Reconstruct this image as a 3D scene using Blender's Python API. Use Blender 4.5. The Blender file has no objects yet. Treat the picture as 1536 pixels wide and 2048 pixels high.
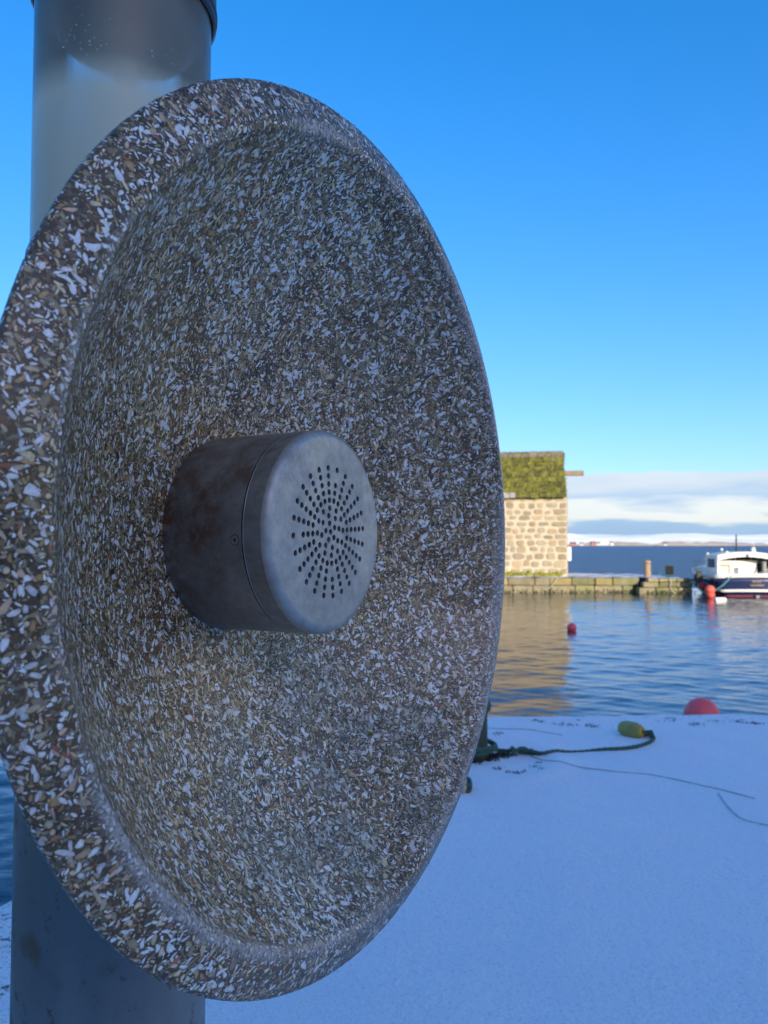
import bpy, bmesh, math, random
import numpy as np
from mathutils import Vector, Matrix, noise
from mathutils.geometry import delaunay_2d_cdt

random.seed(7); rng = np.random.default_rng(7)
R = math.radians
sc = bpy.context.scene
col = sc.collection

# ------------------------------------------------------------------ camera
EYE = 1.5
PITCH = math.atan(66/1536)
cam_d = bpy.data.cameras.new('camera'); cam = bpy.data.objects.new('camera', cam_d); col.objects.link(cam)
cam.location = (0, 0, EYE); cam.rotation_euler = (R(90)+PITCH, 0, 0)
cam_d.sensor_fit = 'HORIZONTAL'; cam_d.sensor_width = 36; cam_d.lens = 36
cam_d.clip_start = 0.05; cam_d.clip_end = 20000
cam_d.dof.use_dof = True; cam_d.dof.focus_distance = 0.95; cam_d.dof.aperture_fstop = 12
sc.camera = cam

# ------------------------------------------------------------------ light
SUN_EL = 12.0
SUN_AZ = 24.0          # degrees from straight behind the camera, towards the right
to_sun = Vector((math.sin(R(SUN_AZ))*math.cos(R(SUN_EL)), -math.cos(R(SUN_AZ))*math.cos(R(SUN_EL)), math.sin(R(SUN_EL))))
sun_d = bpy.data.lights.new('sun', 'SUN'); sun = bpy.data.objects.new('sun', sun_d); col.objects.link(sun)
sun_d.energy = 2.2; sun_d.angle = R(0.53); sun_d.color = (1.0, 0.88, 0.68)
sun.rotation_euler = to_sun.to_track_quat('Z', 'Y').to_euler(); sun.location = (5, -20, 30)

world = bpy.data.worlds.new('World'); sc.world = world; world.use_nodes = True
wn, wl = world.node_tree.nodes, world.node_tree.links
wn.clear()
def N(nodes, t, **kw):
    n = nodes.new(t)
    for k, v in kw.items():
        if k in n.inputs.keys(): n.inputs[k].default_value = v
        else: setattr(n, k, v)
    return n
def build_world():
    out = N(wn, 'ShaderNodeOutputWorld'); bg = N(wn, 'ShaderNodeBackground'); bg.inputs['Strength'].default_value = 0.15
    sky = N(wn, 'ShaderNodeTexSky'); sky.sky_type = 'NISHITA'; sky.sun_disc = False
    sky.sun_elevation = R(SUN_EL); sky.sun_rotation = math.atan2(to_sun.x, to_sun.y)
    sky.air_density = 0.65; sky.dust_density = 1.8; sky.ozone_density = 2.0
    hsv = N(wn, 'ShaderNodeHueSaturation'); hsv.inputs['Saturation'].default_value = 1.41
    tint = wn.new('ShaderNodeMixRGB'); tint.blend_type = 'MULTIPLY'; tint.inputs[0].default_value = 1; tint.inputs[2].default_value = (.94, .965, 1.03, 1)
    # soft shoulder on the sky's radiance, as the picture's exposure gives it: c*g/(1+c*k) per channel
    def VM(op, a, b):
        m = wn.new('ShaderNodeVectorMath'); m.operation = op
        for i, v in enumerate((a, b)):
            if hasattr(v, 'links'): wl.new(v, m.inputs[i])
            else: m.inputs[i].default_value = v
        return m.outputs[0]
    den = VM('ADD', VM('MULTIPLY', sky.outputs[0], (.13, .14, .09)), (1, 1, 1))
    soft = VM('DIVIDE', VM('MULTIPLY', sky.outputs[0], (1.22, 1.22, 1.18)), den)
    wl.new(soft, hsv.inputs['Color']); wl.new(hsv.outputs[0], tint.inputs[1]); hsv = tint
    # a bank of low cloud all round the horizon
    tc = N(wn, 'ShaderNodeTexCoord'); sep = N(wn, 'ShaderNodeSeparateXYZ'); wl.new(tc.outputs['Generated'], sep.inputs[0])
    def M(op, a, b=None, clamp=False):
        m = wn.new('ShaderNodeMath'); m.operation = op; m.use_clamp = clamp
        for i, v in enumerate((a, b)):
            if v is None: continue
            if hasattr(v, 'is_linked') or hasattr(v, 'links'): wl.new(v, m.inputs[i])
            else: m.inputs[i].default_value = v
        return m.outputs[0]
    z = sep.outputs['Z']
    comb = wn.new('ShaderNodeCombineXYZ')
    wl.new(sep.outputs['X'], comb.inputs[0]); wl.new(sep.outputs['Y'], comb.inputs[1]); wl.new(M('MULTIPLY', z, 3.2), comb.inputs[2])
    n1 = N(wn, 'ShaderNodeTexNoise'); n1.inputs['Scale'].default_value = 8.0; n1.inputs['Detail'].default_value = 7; n1.inputs['Roughness'].default_value = 0.5
    wl.new(comb.outputs[0], n1.inputs['Vector'])
    comb2 = wn.new('ShaderNodeCombineXYZ')
    wl.new(sep.outputs['X'], comb2.inputs[0]); wl.new(sep.outputs['Y'], comb2.inputs[1]); wl.new(M('MULTIPLY', z, 7.0), comb2.inputs[2])
    n2 = N(wn, 'ShaderNodeTexNoise'); n2.inputs['Scale'].default_value = 6.0; n2.inputs['Detail'].default_value = 6; n2.inputs['Roughness'].default_value = 0.5
    wl.new(comb2.outputs[0], n2.inputs['Vector'])
    # top edge of the bank: elevation (as sine) against a noisy height
    rise = M('MULTIPLY', M('SUBTRACT', sep.outputs['X'], 0.50), 3.5, True)
    top = M('ADD', M('ADD', 0.090, M('MULTIPLY', rise, 0.24)), M('MULTIPLY', M('SUBTRACT', n1.outputs['Fac'], 0.5), 0.06))
    d = M('SUBTRACT', top, z)
    mask = M('MULTIPLY', d, 170.0, True)
    low = M('MULTIPLY', M('SUBTRACT', z, 0.006), 160.0, True)
    # bright belly near sin(el)=0.028..0.04, greyer above
    mr = wn.new('ShaderNodeValToRGB'); e = mr.color_ramp.elements
    zz = M('ADD', M('MULTIPLY', z, 10.0), M('MULTIPLY', M('SUBTRACT', n2.outputs['Fac'], 0.5), 0.7))
    wl.new(zz, mr.inputs[0])
    e[0].position = 0.10; e[0].color = (.88, 1.35, 1.95, 1)
    e[1].position = 0.22; e[1].color = (.95, 1.42, 2.0, 1)
    for p, c in ((0.30, (2.15, 2.25, 2.2)), (0.44, (2.2, 2.32, 2.3)), (0.55, (1.25, 1.65, 2.15)), (0.68, (1.55, 1.85, 2.15)), (0.95, (2.0, 2.15, 2.3))):
        x = e.new(p); x.color = (*c, 1)
    mix = wn.new('ShaderNodeMixRGB'); wl.new(M('MULTIPLY', mask, 0.93), mix.inputs[0]); wl.new(hsv.outputs[0], mix.inputs[1]); wl.new(mr.outputs[0], mix.inputs[2])
    wl.new(mix.outputs[0], bg.inputs['Color']); wl.new(bg.outputs[0], out.inputs[0])
build_world()
sc.view_settings.view_transform = 'Standard'; sc.view_settings.look = 'None'
sc.view_settings.gamma = 1.0; sc.view_settings.use_curve_mapping = False
sc.view_settings.exposure = 1.46
sc.render.engine = 'CYCLES'
sc.cycles.use_denoising = True
sc.cycles.max_bounces = 8

# ------------------------------------------------------------------ helpers
def at(px, py, Y):
    """world point seen at photo pixel (px,py) at distance Y"""
    x = (px-768)/1536; zc = -(py-1024)/1536; c, s = math.cos(PITCH), math.sin(PITCH)
    d = Vector((x, c-s*zc, s+c*zc)); return Vector((0, 0, EYE)) + d*(Y/d.y)
def on_z(px, py, z=0.0):
    x = (px-768)/1536; zc = -(py-1024)/1536; c, s = math.cos(PITCH), math.sin(PITCH)
    d = Vector((x, c-s*zc, s+c*zc)); return Vector((0, 0, EYE)) + d*((z-EYE)/d.z)

def tag(o, label=None, cat=None, group=None, kind=None):
    if label: o['label'] = label
    if cat: o['category'] = cat
    if group: o['group'] = group
    if kind: o['kind'] = kind
    return o
def empty(name, loc, rz=0, **kw):
    o = bpy.data.objects.new(name, None); col.objects.link(o); o.location = loc; o.rotation_euler = (0, 0, rz)
    o.empty_display_size = 0.2; tag(o, **kw); return o
def obj(name, verts, faces, mat=None, parent=None, smooth=False, **kw):
    me = bpy.data.meshes.new(name); me.from_pydata([tuple(v) for v in verts], [], faces); me.update()
    if smooth: me.polygons.foreach_set('use_smooth', [True]*len(me.polygons))
    if mat: me.materials.append(mat)
    o = bpy.data.objects.new(name, me); col.objects.link(o)
    if parent: o.parent = parent
    tag(o, **kw); return o
class MB:
    def __init__(s): s.v = []; s.f = []
    def add(s, vs, fs):
        b = len(s.v); s.v += [tuple(v) for v in vs]; s.f += [tuple(i+b for i in f) for f in fs]; return s
    def box(s, x0, x1, y0, y1, z0, z1, M=None):
        vs = [Vector(p) for p in ((x0,y0,z0),(x1,y0,z0),(x1,y1,z0),(x0,y1,z0),(x0,y0,z1),(x1,y0,z1),(x1,y1,z1),(x0,y1,z1))]
        if M: vs = [M @ v for v in vs]
        return s.add(vs, [(0,3,2,1),(4,5,6,7),(0,1,5,4),(1,2,6,5),(2,3,7,6),(3,0,4,7)])
    def bbox(s, x0, x1, y0, y1, z0, z1, b=0.02, M=None):
        """box bevelled on all edges"""
        bm = bmesh.new(); bmesh.ops.create_cube(bm, size=1)
        for v in bm.verts: v.co = Vector(((x0+x1)/2+v.co.x*(x1-x0), (y0+y1)/2+v.co.y*(y1-y0), (z0+z1)/2+v.co.z*(z1-z0)))
        b = min(b, .45*min(x1-x0, y1-y0, z1-z0))
        bmesh.ops.bevel(bm, geom=bm.edges[:], offset=b, segments=1, affect='EDGES')
        bm.verts.index_update()
        vs = [(M @ v.co) if M else v.co.copy() for v in bm.verts]; fs = [tuple(v.index for v in f.verts) for f in bm.faces]; bm.free()
        return s.add(vs, fs)
    def lathe(s, prof, n=48, M=None, close=True):
        """prof: list of (r, z)"""
        vs = []; fs = []
        for r, z in prof:
            for i in range(n):
                a = 2*math.pi*i/n; vs.append(Vector((r*math.cos(a), r*math.sin(a), z)))
        for j in range(len(prof)-1):
            for i in range(n):
                k = (i+1) % n; fs.append((j*n+i, j*n+k, (j+1)*n+k, (j+1)*n+i))
        if close:
            fs.append(tuple(range(n-1, -1, -1))); fs.append(tuple((len(prof)-1)*n+i for i in range(n)))
        if M: vs = [M @ v for v in vs]
        return s.add(vs, fs)
    def tube(s, pts, r, n=8):
        pts = [Vector(p) for p in pts]; rs = r if hasattr(r, '__len__') else [r]*len(pts)
        vs = []; fs = []
        for i, p in enumerate(pts):
            t = (pts[min(i+1, len(pts)-1)]-pts[max(i-1, 0)]).normalized()
            u = t.cross(Vector((0, 0, 1)));
            if u.length < 1e-3: u = t.cross(Vector((0, 1, 0)))
            u.normalize(); w = u.cross(t)
            for k in range(n):
                a = 2*math.pi*k/n; vs.append(p+(u*math.cos(a)+w*math.sin(a))*rs[i])
        for i in range(len(pts)-1):
            for k in range(n):
                q = (k+1) % n; fs.append((i*n+k, i*n+q, (i+1)*n+q, (i+1)*n+k))
        fs.append(tuple(range(n-1, -1, -1))); fs.append(tuple((len(pts)-1)*n+k for k in range(n)))
        return s.add(vs, fs)
    def ball(s, c, rx, ry=None, rz=None, n=20, m=12, M=None):
        ry = ry or rx; rz = rz or rx; vs = [Vector((0, 0, rz))]; fs = []
        for j in range(1, m):
            for i in range(n):
                p = math.pi*j/m; a = 2*math.pi*i/n; vs.append(Vector((rx*math.sin(p)*math.cos(a), ry*math.sin(p)*math.sin(a), rz*math.cos(p))))
        vs.append(Vector((0, 0, -rz)))
        for i in range(n): fs.append((0, 1+i, 1+(i+1) % n))
        for j in range(m-2):
            for i in range(n):
                k = (i+1) % n; fs.append((1+j*n+i, 1+(j+1)*n+i, 1+(j+1)*n+k, 1+j*n+k))
        L = len(vs)-1; b = 1+(m-2)*n
        for i in range(n): fs.append((L, b+(i+1) % n, b+i))
        if M: vs = [M @ v for v in vs]
        return s.add([v+Vector(c) for v in vs], fs)
    def build(s, name, mat, parent=None, smooth=False, **kw): return obj(name, s.v, s.f, mat, parent, smooth, **kw)
def auto_smooth(o, ang=35):
    me = o.data; me.polygons.foreach_set('use_smooth', [True]*len(me.polygons))
    bm = bmesh.new(); bm.from_mesh(me)
    for e in bm.edges:
        if len(e.link_faces) == 2 and e.calc_face_angle(0) > R(ang): e.smooth = False
    bm.to_mesh(me); bm.free(); return o
def spline(pts, n=8):
    pts = [Vector(p) for p in pts]; out = []
    for i in range(len(pts)-1):
        p0, p1, p2, p3 = pts[max(i-1, 0)], pts[i], pts[i+1], pts[min(i+2, len(pts)-1)]
        for k in range(n):
            t = k/n; out.append(0.5*((2*p1)+(p2-p0)*t+(2*p0-5*p1+4*p2-p3)*t*t+(3*p1-p0-3*p2+p3)*t**3))
    out.append(pts[-1]); return out
def jitter_box(dx, dy, dz, j, b=0.015):
    """an irregular dressed stone centred at the origin: bevelled box with its corners moved a little"""
    m = MB().bbox(-dx/2, dx/2, -dy/2, dy/2, -dz/2, dz/2, b)
    js = {k: Vector((random.uniform(-j, j), random.uniform(-j, j)*.5, random.uniform(-j, j))) for k in range(8)}
    vs = []
    for v in m.v:
        k = (v[0] > 0)+2*(v[1] > 0)+4*(v[2] > 0); vs.append(Vector(v)+js[k])
    return vs, m.f

# ---- materials
class Mat:
    def __init__(s, name, color=(.5,.5,.5), rough=.6, metal=0, spec=.5):
        s.m = bpy.data.materials.new(name); s.m.use_nodes = True; s.n = s.m.node_tree.nodes; s.l = s.m.node_tree.links
        s.p = s.n['Principled BSDF']; s.out = s.n['Material Output']
        s.set('Base Color', (*color, 1)); s.set('Roughness', rough); s.set('Metallic', metal); s.set('Specular IOR Level', spec)
        s.tc = s.n.new('ShaderNodeTexCoord')
    def set(s, k, v):
        if hasattr(v, 'links'): s.l.new(v, s.p.inputs[k])
        else: s.p.inputs[k].default_value = v
        return s
    def mapping(s, scale=(1,1,1), src='Object'):
        m = s.n.new('ShaderNodeMapping'); m.inputs['Scale'].default_value = scale; s.l.new(s.tc.outputs[src], m.inputs[0]); return m.outputs[0]
    def noise(s, scale, detail=4, rough=.5, vec=None, out='Fac', dist=0):
        n = s.n.new('ShaderNodeTexNoise'); n.inputs['Scale'].default_value = scale; n.inputs['Detail'].default_value = detail
        n.inputs['Roughness'].default_value = rough; n.inputs['Distortion'].default_value = dist
        s.l.new(vec if vec is not None else s.tc.outputs['Object'], n.inputs['Vector']); return n.outputs[out]
    def voronoi(s, scale, vec=None, out='Color', feature='F1', rnd=1):
        n = s.n.new('ShaderNodeTexVoronoi'); n.inputs['Scale'].default_value = scale; n.feature = feature; n.inputs['Randomness'].default_value = rnd
        s.l.new(vec if vec is not None else s.tc.outputs['Object'], n.inputs['Vector']); return n.outputs[out]
    def ramp(s, fac, stops, interp='LINEAR'):
        r = s.n.new('ShaderNodeValToRGB'); r.color_ramp.interpolation = interp; e = r.color_ramp.elements
        s.l.new(fac, r.inputs[0])
        while len(e) < len(stops): e.new(.5)
        for i, (p, c) in enumerate(stops):
            e[i].position = p; e[i].color = (*c, 1) if hasattr(c, '__len__') else (c, c, c, 1)
        return r.outputs[0]
    def mix(s, f, a, b, mode='MIX'):
        m = s.n.new('ShaderNodeMixRGB'); m.blend_type = mode
        for i, v in enumerate((f, a, b)):
            if hasattr(v, 'links'): s.l.new(v, m.inputs[i])
            else: m.inputs[i].default_value = v if i == 0 else (*v, 1)
        return m.outputs[0]
    def math(s, op, a, b=0, clamp=False):
        m = s.n.new('ShaderNodeMath'); m.operation = op; m.use_clamp = clamp
        for i, v in enumerate((a, b)):
            if hasattr(v, 'links'): s.l.new(v, m.inputs[i])
            else: m.inputs[i].default_value = v
        return m.outputs[0]
    def sep(s, vec):
        n = s.n.new('ShaderNodeSeparateXYZ'); s.l.new(vec, n.inputs[0]); return n.outputs
    def bump(s, h, strength=.3, dist=.01, normal=None):
        b = s.n.new('ShaderNodeBump'); b.inputs['Strength'].default_value = strength; b.inputs['Distance'].default_value = dist
        s.l.new(h, b.inputs['Height'])
        if normal is not None: s.l.new(normal, b.inputs['Normal'])
        s.l.new(b.outputs[0], s.p.inputs['Normal']); return b.outputs[0]
    def attr(s, name, out='Color'):
        a = s.n.new('ShaderNodeAttribute'); a.attribute_name = name; return a.outputs[out]
    def obj_rand(s):
        return s.n.new('ShaderNodeObjectInfo').outputs['Random']

def simple(name, c1, c2, scale, rough=.7, metal=0, bump=.2, bdist=.01, detail=6, rnd=.12, spec=.4):
    m = Mat(name, c1, rough, metal, spec)
    n = m.noise(scale, detail, .6); c = m.mix(m.ramp(n, [(.35, 0), (.65, 1)]), c1, c2)
    r = m.ramp(m.obj_rand(), [(0, 1-rnd), (1, 1+rnd)])
    m.set('Base Color', m.mix(1, c, r, 'MULTIPLY'))
    if bump: m.bump(m.noise(scale*4, 4), bump, bdist)
    return m.m

# ------------------------------------------------------------------ setting: water
WZ = -1.0
def wave_h(x, y):
    h = np.zeros_like(x); r2 = np.random.default_rng(3)
    for i in range(46):
        lam = 0.22*(1.085**i); k = 2*np.pi/lam
        a = r2.normal(-0.35, .75)+np.pi/2          # travel mostly towards or away from the viewer
        amp = 0.0027*lam**.55*(0.55 if lam > 2.5 else 1)
        ph = r2.uniform(0, 6.28)
        g = 0.6+0.5*np.sin(x*.21*r2.uniform(.4, 1.6)+r2.uniform(0, 6))*np.cos(y*.17*r2.uniform(.4, 1.6)+r2.uniform(0, 6))
        h += amp*g*np.sin(k*(x*np.cos(a)+y*np.sin(a))+ph)
    return h
def water_mat(name, near):
    m = Mat(name, (.006, .022, .045), .04, 0, .5); m.set('IOR', 1.33)
    v = m.mapping((1, 2.2, 1))
    if near:
        m.bump(m.noise(8.0, 4, .6, v), .4, .010)
    else:
        h = m.math('ADD', m.noise(.9, 5, .62, v), m.math('MULTIPLY', m.noise(.12, 2, .5, v), 1.5))
        m.bump(h, 1.0, 1.3)
        m.set('Roughness', .3); m.set('Base Color', (.008, .035, .085, 1))
    return m.m
def grid_mesh(name, X, Y, Z, mat, **kw):
    nr, nc = X.shape; v = np.stack([X.ravel(), Y.ravel(), Z.ravel()], 1)
    i = np.arange(nr*nc).reshape(nr, nc)
    f = np.stack([i[:-1, :-1].ravel(), i[:-1, 1:].ravel(), i[1:, 1:].ravel(), i[1:, :-1].ravel()], 1)
    me = bpy.data.meshes.new(name); me.vertices.add(len(v)); me.vertices.foreach_set('co', v.ravel().astype('f'))
    me.loops.add(f.size); me.loops.foreach_set('vertex_index', f.ravel().astype('i'))
    me.polygons.add(len(f)); me.polygons.foreach_set('loop_start', np.arange(0, f.size, 4).astype('i'))
    me.polygons.foreach_set('use_smooth', np.ones(len(f), bool)); me.update(calc_edges=True)
    me.materials.append(mat); o = bpy.data.objects.new(name, me); col.objects.link(o); tag(o, **kw); return o
ys = 3.0*(44/3.0)**np.linspace(0, 1, 620)
us = np.linspace(-.9, .9, 460)
Yg, Ug = np.meshgrid(ys, us, indexing='ij'); Xg = Ug*(Yg+6)
fade = np.clip((44-Yg)/2, 0, 1)*np.clip((.9-np.abs(Ug))/.05, 0, 1)*np.clip((Yg-3)/.3, 0, 1)
grid_mesh('harbour_water', Xg, Yg, WZ+.03+wave_h(Xg, Yg)*fade, water_mat('harbour_water', True), kind='structure')
obj('sea_water', [(-9000, -200, WZ-.02), (9000, -200, WZ-.02), (9000, 9000, WZ-.02), (-9000, 9000, WZ-.02)], [(0, 1, 2, 3)], water_mat('open_sea_water', False), kind='structure')
obj('seabed', [(-9000, -300, -6), (9000, -300, -6), (9000, 9000, -6), (-9000, 9000, -6)], [(0, 1, 2, 3)], Mat('seabed', (.03, .05, .05), .9).m, kind='structure')

# ------------------------------------------------------------------ setting: far shore
def hills():
    nx, ny = 420, 26
    xs = np.linspace(-2600, 3400, nx); t = np.linspace(0, 1, ny)
    X, T = np.meshgrid(xs, t, indexing='xy')
    Y = 2500+T*190+60*np.sin(X/310)
    H = np.zeros_like(X)
    for i in range(ny):
        for j in range(nx):
            x = X[i, j]; q = noise.fractal(Vector((x/420, T[i, j]*1.6, 3.1)), 1.0, 2.0, 5)
            base = 33+11*math.exp(-((x-620)/170)**2)+9*math.exp(-((x-1500)/250)**2)+7*math.exp(-((x-1010)/130)**2)
            prof = min(1, T[i, j]*1.35)**.75
            H[i, j] = -1.3+ (base*prof*(1+.30*q) + (2.0 if T[i, j] > 0 else 0) + 3*q*prof)
    m = Mat('far_hills', (.4, .35, .3), .9)
    z = m.sep(m.tc.outputs['Object'])['Z']
    n = m.noise(.010, 6, .62, m.mapping((1, 1, 5))); n2 = m.noise(.03, 4, .6, m.mapping((1, 1, 4)))
    s = m.math('ADD', m.math('MULTIPLY', m.math('SUBTRACT', z, 8.5), .13), m.math('MULTIPLY', m.math('SUBTRACT', n, .44), 5.5))
    earth = m.mix(n2, (.30, .22, .15), (.52, .45, .36))
    m.set('Base Color', m.mix(m.ramp(s, [(.3, 0), (.7, 1)]), earth, (.80, .82, .86)))
    grid_mesh('snowy_hills', X, Y, H, m.m, kind='structure')
    return X, Y, H
hills()
m_hw = [Mat('cream_render', (.7, .66, .58), .8).m, Mat('red_render', (.45, .14, .08), .8).m, Mat('pale_blue_render', (.45, .52, .62), .8).m]
m_hr = Mat('dark_roofing', (.10, .10, .11), .8).m; m_hroof2 = Mat('snowy_roofing', (.7, .73, .78), .8).m
m_glass_far = Mat('far_window_glass', (.03, .04, .05), .2).m
def far_house(px, mat, lab, w=16, h=7, roofm=None, Y=2480):
    p = at(px, 1092, Y); g = empty('far_house', (p.x, Y, 0.2), R(random.uniform(-12, 12)), label=lab, cat='house', group='small houses along the far shore')
    MB().box(-w/2, w/2, -5, 5, 0, h).build('wall', mat, g)
    MB().add([(-w/2-.5, -5.6, h-.2), (w/2+.5, -5.6, h-.2), (w/2+.5, 0, h+4), (-w/2-.5, 0, h+4), (w/2+.5, 5.6, h-.2), (-w/2-.5, 5.6, h-.2)], [(0, 1, 2, 3), (3, 2, 4, 5), (0, 3, 5), (1, 4, 2), (0, 5, 4, 1)]).build('roof', roofm or m_hr, g)
    for k in (-.25, .25):
        MB().box(k*w-1, k*w+1, -5.15, -4.9, h*.35, h*.75).build('window', m_glass_far, g)
hs = [(1146, 1, 'low brown-red house on the far shore, nearest the stone store gable', 20, 7), (1163, 0, 'small cream house on the far shore, second from the stone store', 13, 6),
      (1186, 1, 'taller rust-red house on the far shore with cream houses on both sides', 15, 9), (1197, 0, 'cream house just right of the taller rust-red house on the far shore', 13, 7),
      (1209, 2, 'wide pale blue shed on the far shore under a snowy roof', 27, 8), (1223, 0, 'bright white house on the far shore, rightmost of the cluster', 12, 9),
      (1330, 0, 'lone pale cottage on the far shore beyond the wooden posts', 12, 5)]
for px, k, lab, w, h in hs: far_house(px, m_hw[k], lab, w, h, m_hroof2 if k == 2 else None)
def turbine(px, hh, lab):
    p = at(px, 1085, 4200); g = empty('wind_turbine', (p.x, 4200, 10), 0, label=lab, cat='wind turbine', group='wind turbines behind the far hills')
    mw = bpy.data.materials.get('turbine_white') or Mat('turbine_white', (.75, .77, .8), .5).m
    MB().lathe([(1.6, 0), (1.0, hh)], 10).build('tower', mw, g)
    MB().box(-1.5, 1.5, -3, 4, hh, hh+3).build('nacelle', mw, g)
    a0 = random.uniform(0, 2)
    for k in range(3):
        a = a0+k*2.094; d = Vector((math.cos(a), 0, math.sin(a))); c = Vector((0, -3.5, hh+1.5))
        MB().tube([c, c+d*hh*.15, c+d*hh*.42], [.35, .5, .15], 6).build('blade', mw, g)
turbine(1141, 44, 'faint white wind turbine beyond the far hills, nearest the stone store')
turbine(1153, 40, 'faint white wind turbine, middle of the three beyond the far hills')
turbine(1185, 42, 'faint white wind turbine, rightmost of the three beyond the far hills')

# ------------------------------------------------------------------ setting: quay and snow
def left_x(y): return -1.63+.4505*(y-3.27)
FARY = 6.93
m_conc = simple('quay_concrete', (.20, .19, .17), (.13, .125, .11), 3, .85, bump=.4)
yb = -19.0
MB().add([(left_x(yb), yb, -.035), (30, yb, -.035), (30, FARY-.02, -.035), (left_x(FARY)+.02, FARY-.02, -.035),
          (left_x(yb), yb, -3), (30, yb, -3), (30, FARY-.02, -3), (left_x(FARY)+.02, FARY-.02, -3)],
         [(0, 1, 2, 3), (7, 6, 5, 4), (0, 4, 5, 1), (1, 5, 6, 2), (2, 6, 7, 3), (3, 7, 4, 0)]).build('quay', m_conc, kind='structure')
def snow_z(x, yy):
    z = .026*noise.noise(Vector((x*.9, yy*.9, 0)))+.014*max(0, noise.noise(Vector((x*2.1, yy*2.1, 7))))+.005*noise.noise(Vector((x*4, yy*4, 1)))
    d = math.hypot(x-.62, yy-5.50); z += .018*math.exp(-((d-.62)/.09)**2)-.012*math.exp(-(d/.45)**2)
    ed = min(FARY-yy, (x-left_x(yy))*.9); return z-.03*max(0, 1-ed/.16)**2
def snow():
    ny, nx = 330, 420
    t = np.linspace(0, 1, ny); y = FARY-(FARY-yb)*t**2.2
    u = np.linspace(0, 1, nx)
    X = np.zeros((ny, nx)); Y = np.zeros((ny, nx)); Z = np.zeros((ny, nx))
    for i in range(ny):
        x0 = left_x(y[i]); 
        for j in range(nx):
            x = x0+(30-x0)*u[j]**1.8; yy = y[i]
            ed = min(FARY-yy, (x-x0)*.9)
            wob = .03*noise.noise(Vector((x*1.3, yy*1.3, 5)))+.015*noise.noise(Vector((x*6, yy*6, 2)))
            if ed < .12: yy += wob*(1-ed/.12)
            z = .026*noise.noise(Vector((x*.9, yy*.9, 0)))+.014*max(0, noise.noise(Vector((x*2.1, yy*2.1, 7))))+.005*noise.noise(Vector((x*4, yy*4, 1)))+.0022*noise.noise(Vector((x*17, yy*17, 1)))
            z -= .03*max(0, 1-ed/.16)**2
            # dished ground round the bollard
            d = math.hypot(x-.62, yy-5.50)
            z += .018*math.exp(-((d-.62)/.09)**2)-.012*math.exp(-(d/.45)**2)
            X[i, j] = x; Y[i, j] = yy; Z[i, j] = z
    m = Mat('snow', (.88, .89, .91), .75, 0, .3)
    P = m.sep(m.tc.outputs['Object'])
    n1 = m.noise(2.2, 6, .65); n2 = m.noise(16, 5, .7); n3 = m.noise(90, 3, .6); n4 = m.noise(.7, 3, .5)
    snowc = m.mix(n1, (.80, .83, .88), (.92, .92, .93))
    snowc = m.mix(m.ramp(n3, [(.33, 1), (.45, 0)]), snowc, (.66, .70, .78))
    # thin snow near the far lip and near the left lip lets the dark stone through
    far = m.math('MULTIPLY', m.math('SUBTRACT', P['Y'], 6.1), 1.0, True)
    lft = m.math('MULTIPLY', m.math('SUBTRACT', -0.75, P['X']), 1.3, True)
    thin = m.math('ADD', m.math('MULTIPLY', far, .13), m.math('MULTIPLY', lft, .11))
    v = m.math('ADD', m.math('MULTIPLY', n2, .5), m.math('MULTIPLY', m.noise(5.5, 6, .7), .5))
    bare = m.ramp(m.math('ADD', v, thin), [(.645, 0), (.70, 1)])
    sp = m.math('MULTIPLY', m.ramp(n3, [(.56, 0), (.66, 1)]), m.math('MULTIPLY', lft, .8))
    bare = m.math('MAXIMUM', bare, sp)
    m.set('Base Color', m.mix(bare, snowc, (.05, .055, .055)))
    m.bump(m.math('ADD', m.math('MULTIPLY', n2, 1.0), m.math('MULTIPLY', m.noise(55, 4, .7), .8)), .9, .016)
    grid_mesh('snow_cover', X, Y, Z, m.m, kind='structure')
snow()

# ------------------------------------------------------------------ museum building behind the camera: its shade falls on the quay
def museum():
    g = empty('museum_building', (4, -15.0, -.03), 0, label='large grey stone building behind the viewpoint whose shade covers the quay', cat='building')
    ms = simple('museum_wall', (.40, .37, .33), (.33, .31, .28), 1.2, .9)
    mr = Mat('museum_roof', (.10, .105, .115), .7).m; mg = Mat('museum_glass', (.02, .03, .04), .1).m
    MB().box(-32, 32, -12, 0, 0, 8.0).build('wall', ms, g)
    MB().add([(-32.4, .4, 7.9), (32.4, .4, 7.9), (32.4, -6, 10.3), (-32.4, -6, 10.3), (32.4, -12.4, 7.9), (-32.4, -12.4, 7.9)], [(0, 1, 2, 3), (3, 2, 4, 5), (0, 3, 5), (1, 4, 2), (0, 5, 4, 1)]).build('roof', mr, g)
    for i in range(9):
        x = -28+i*7
        for z in (1.2, 4.4):
            MB().box(x-.8, x+.8, .02, .08, z, z+1.7).build('window', mg, g)
museum()

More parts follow.
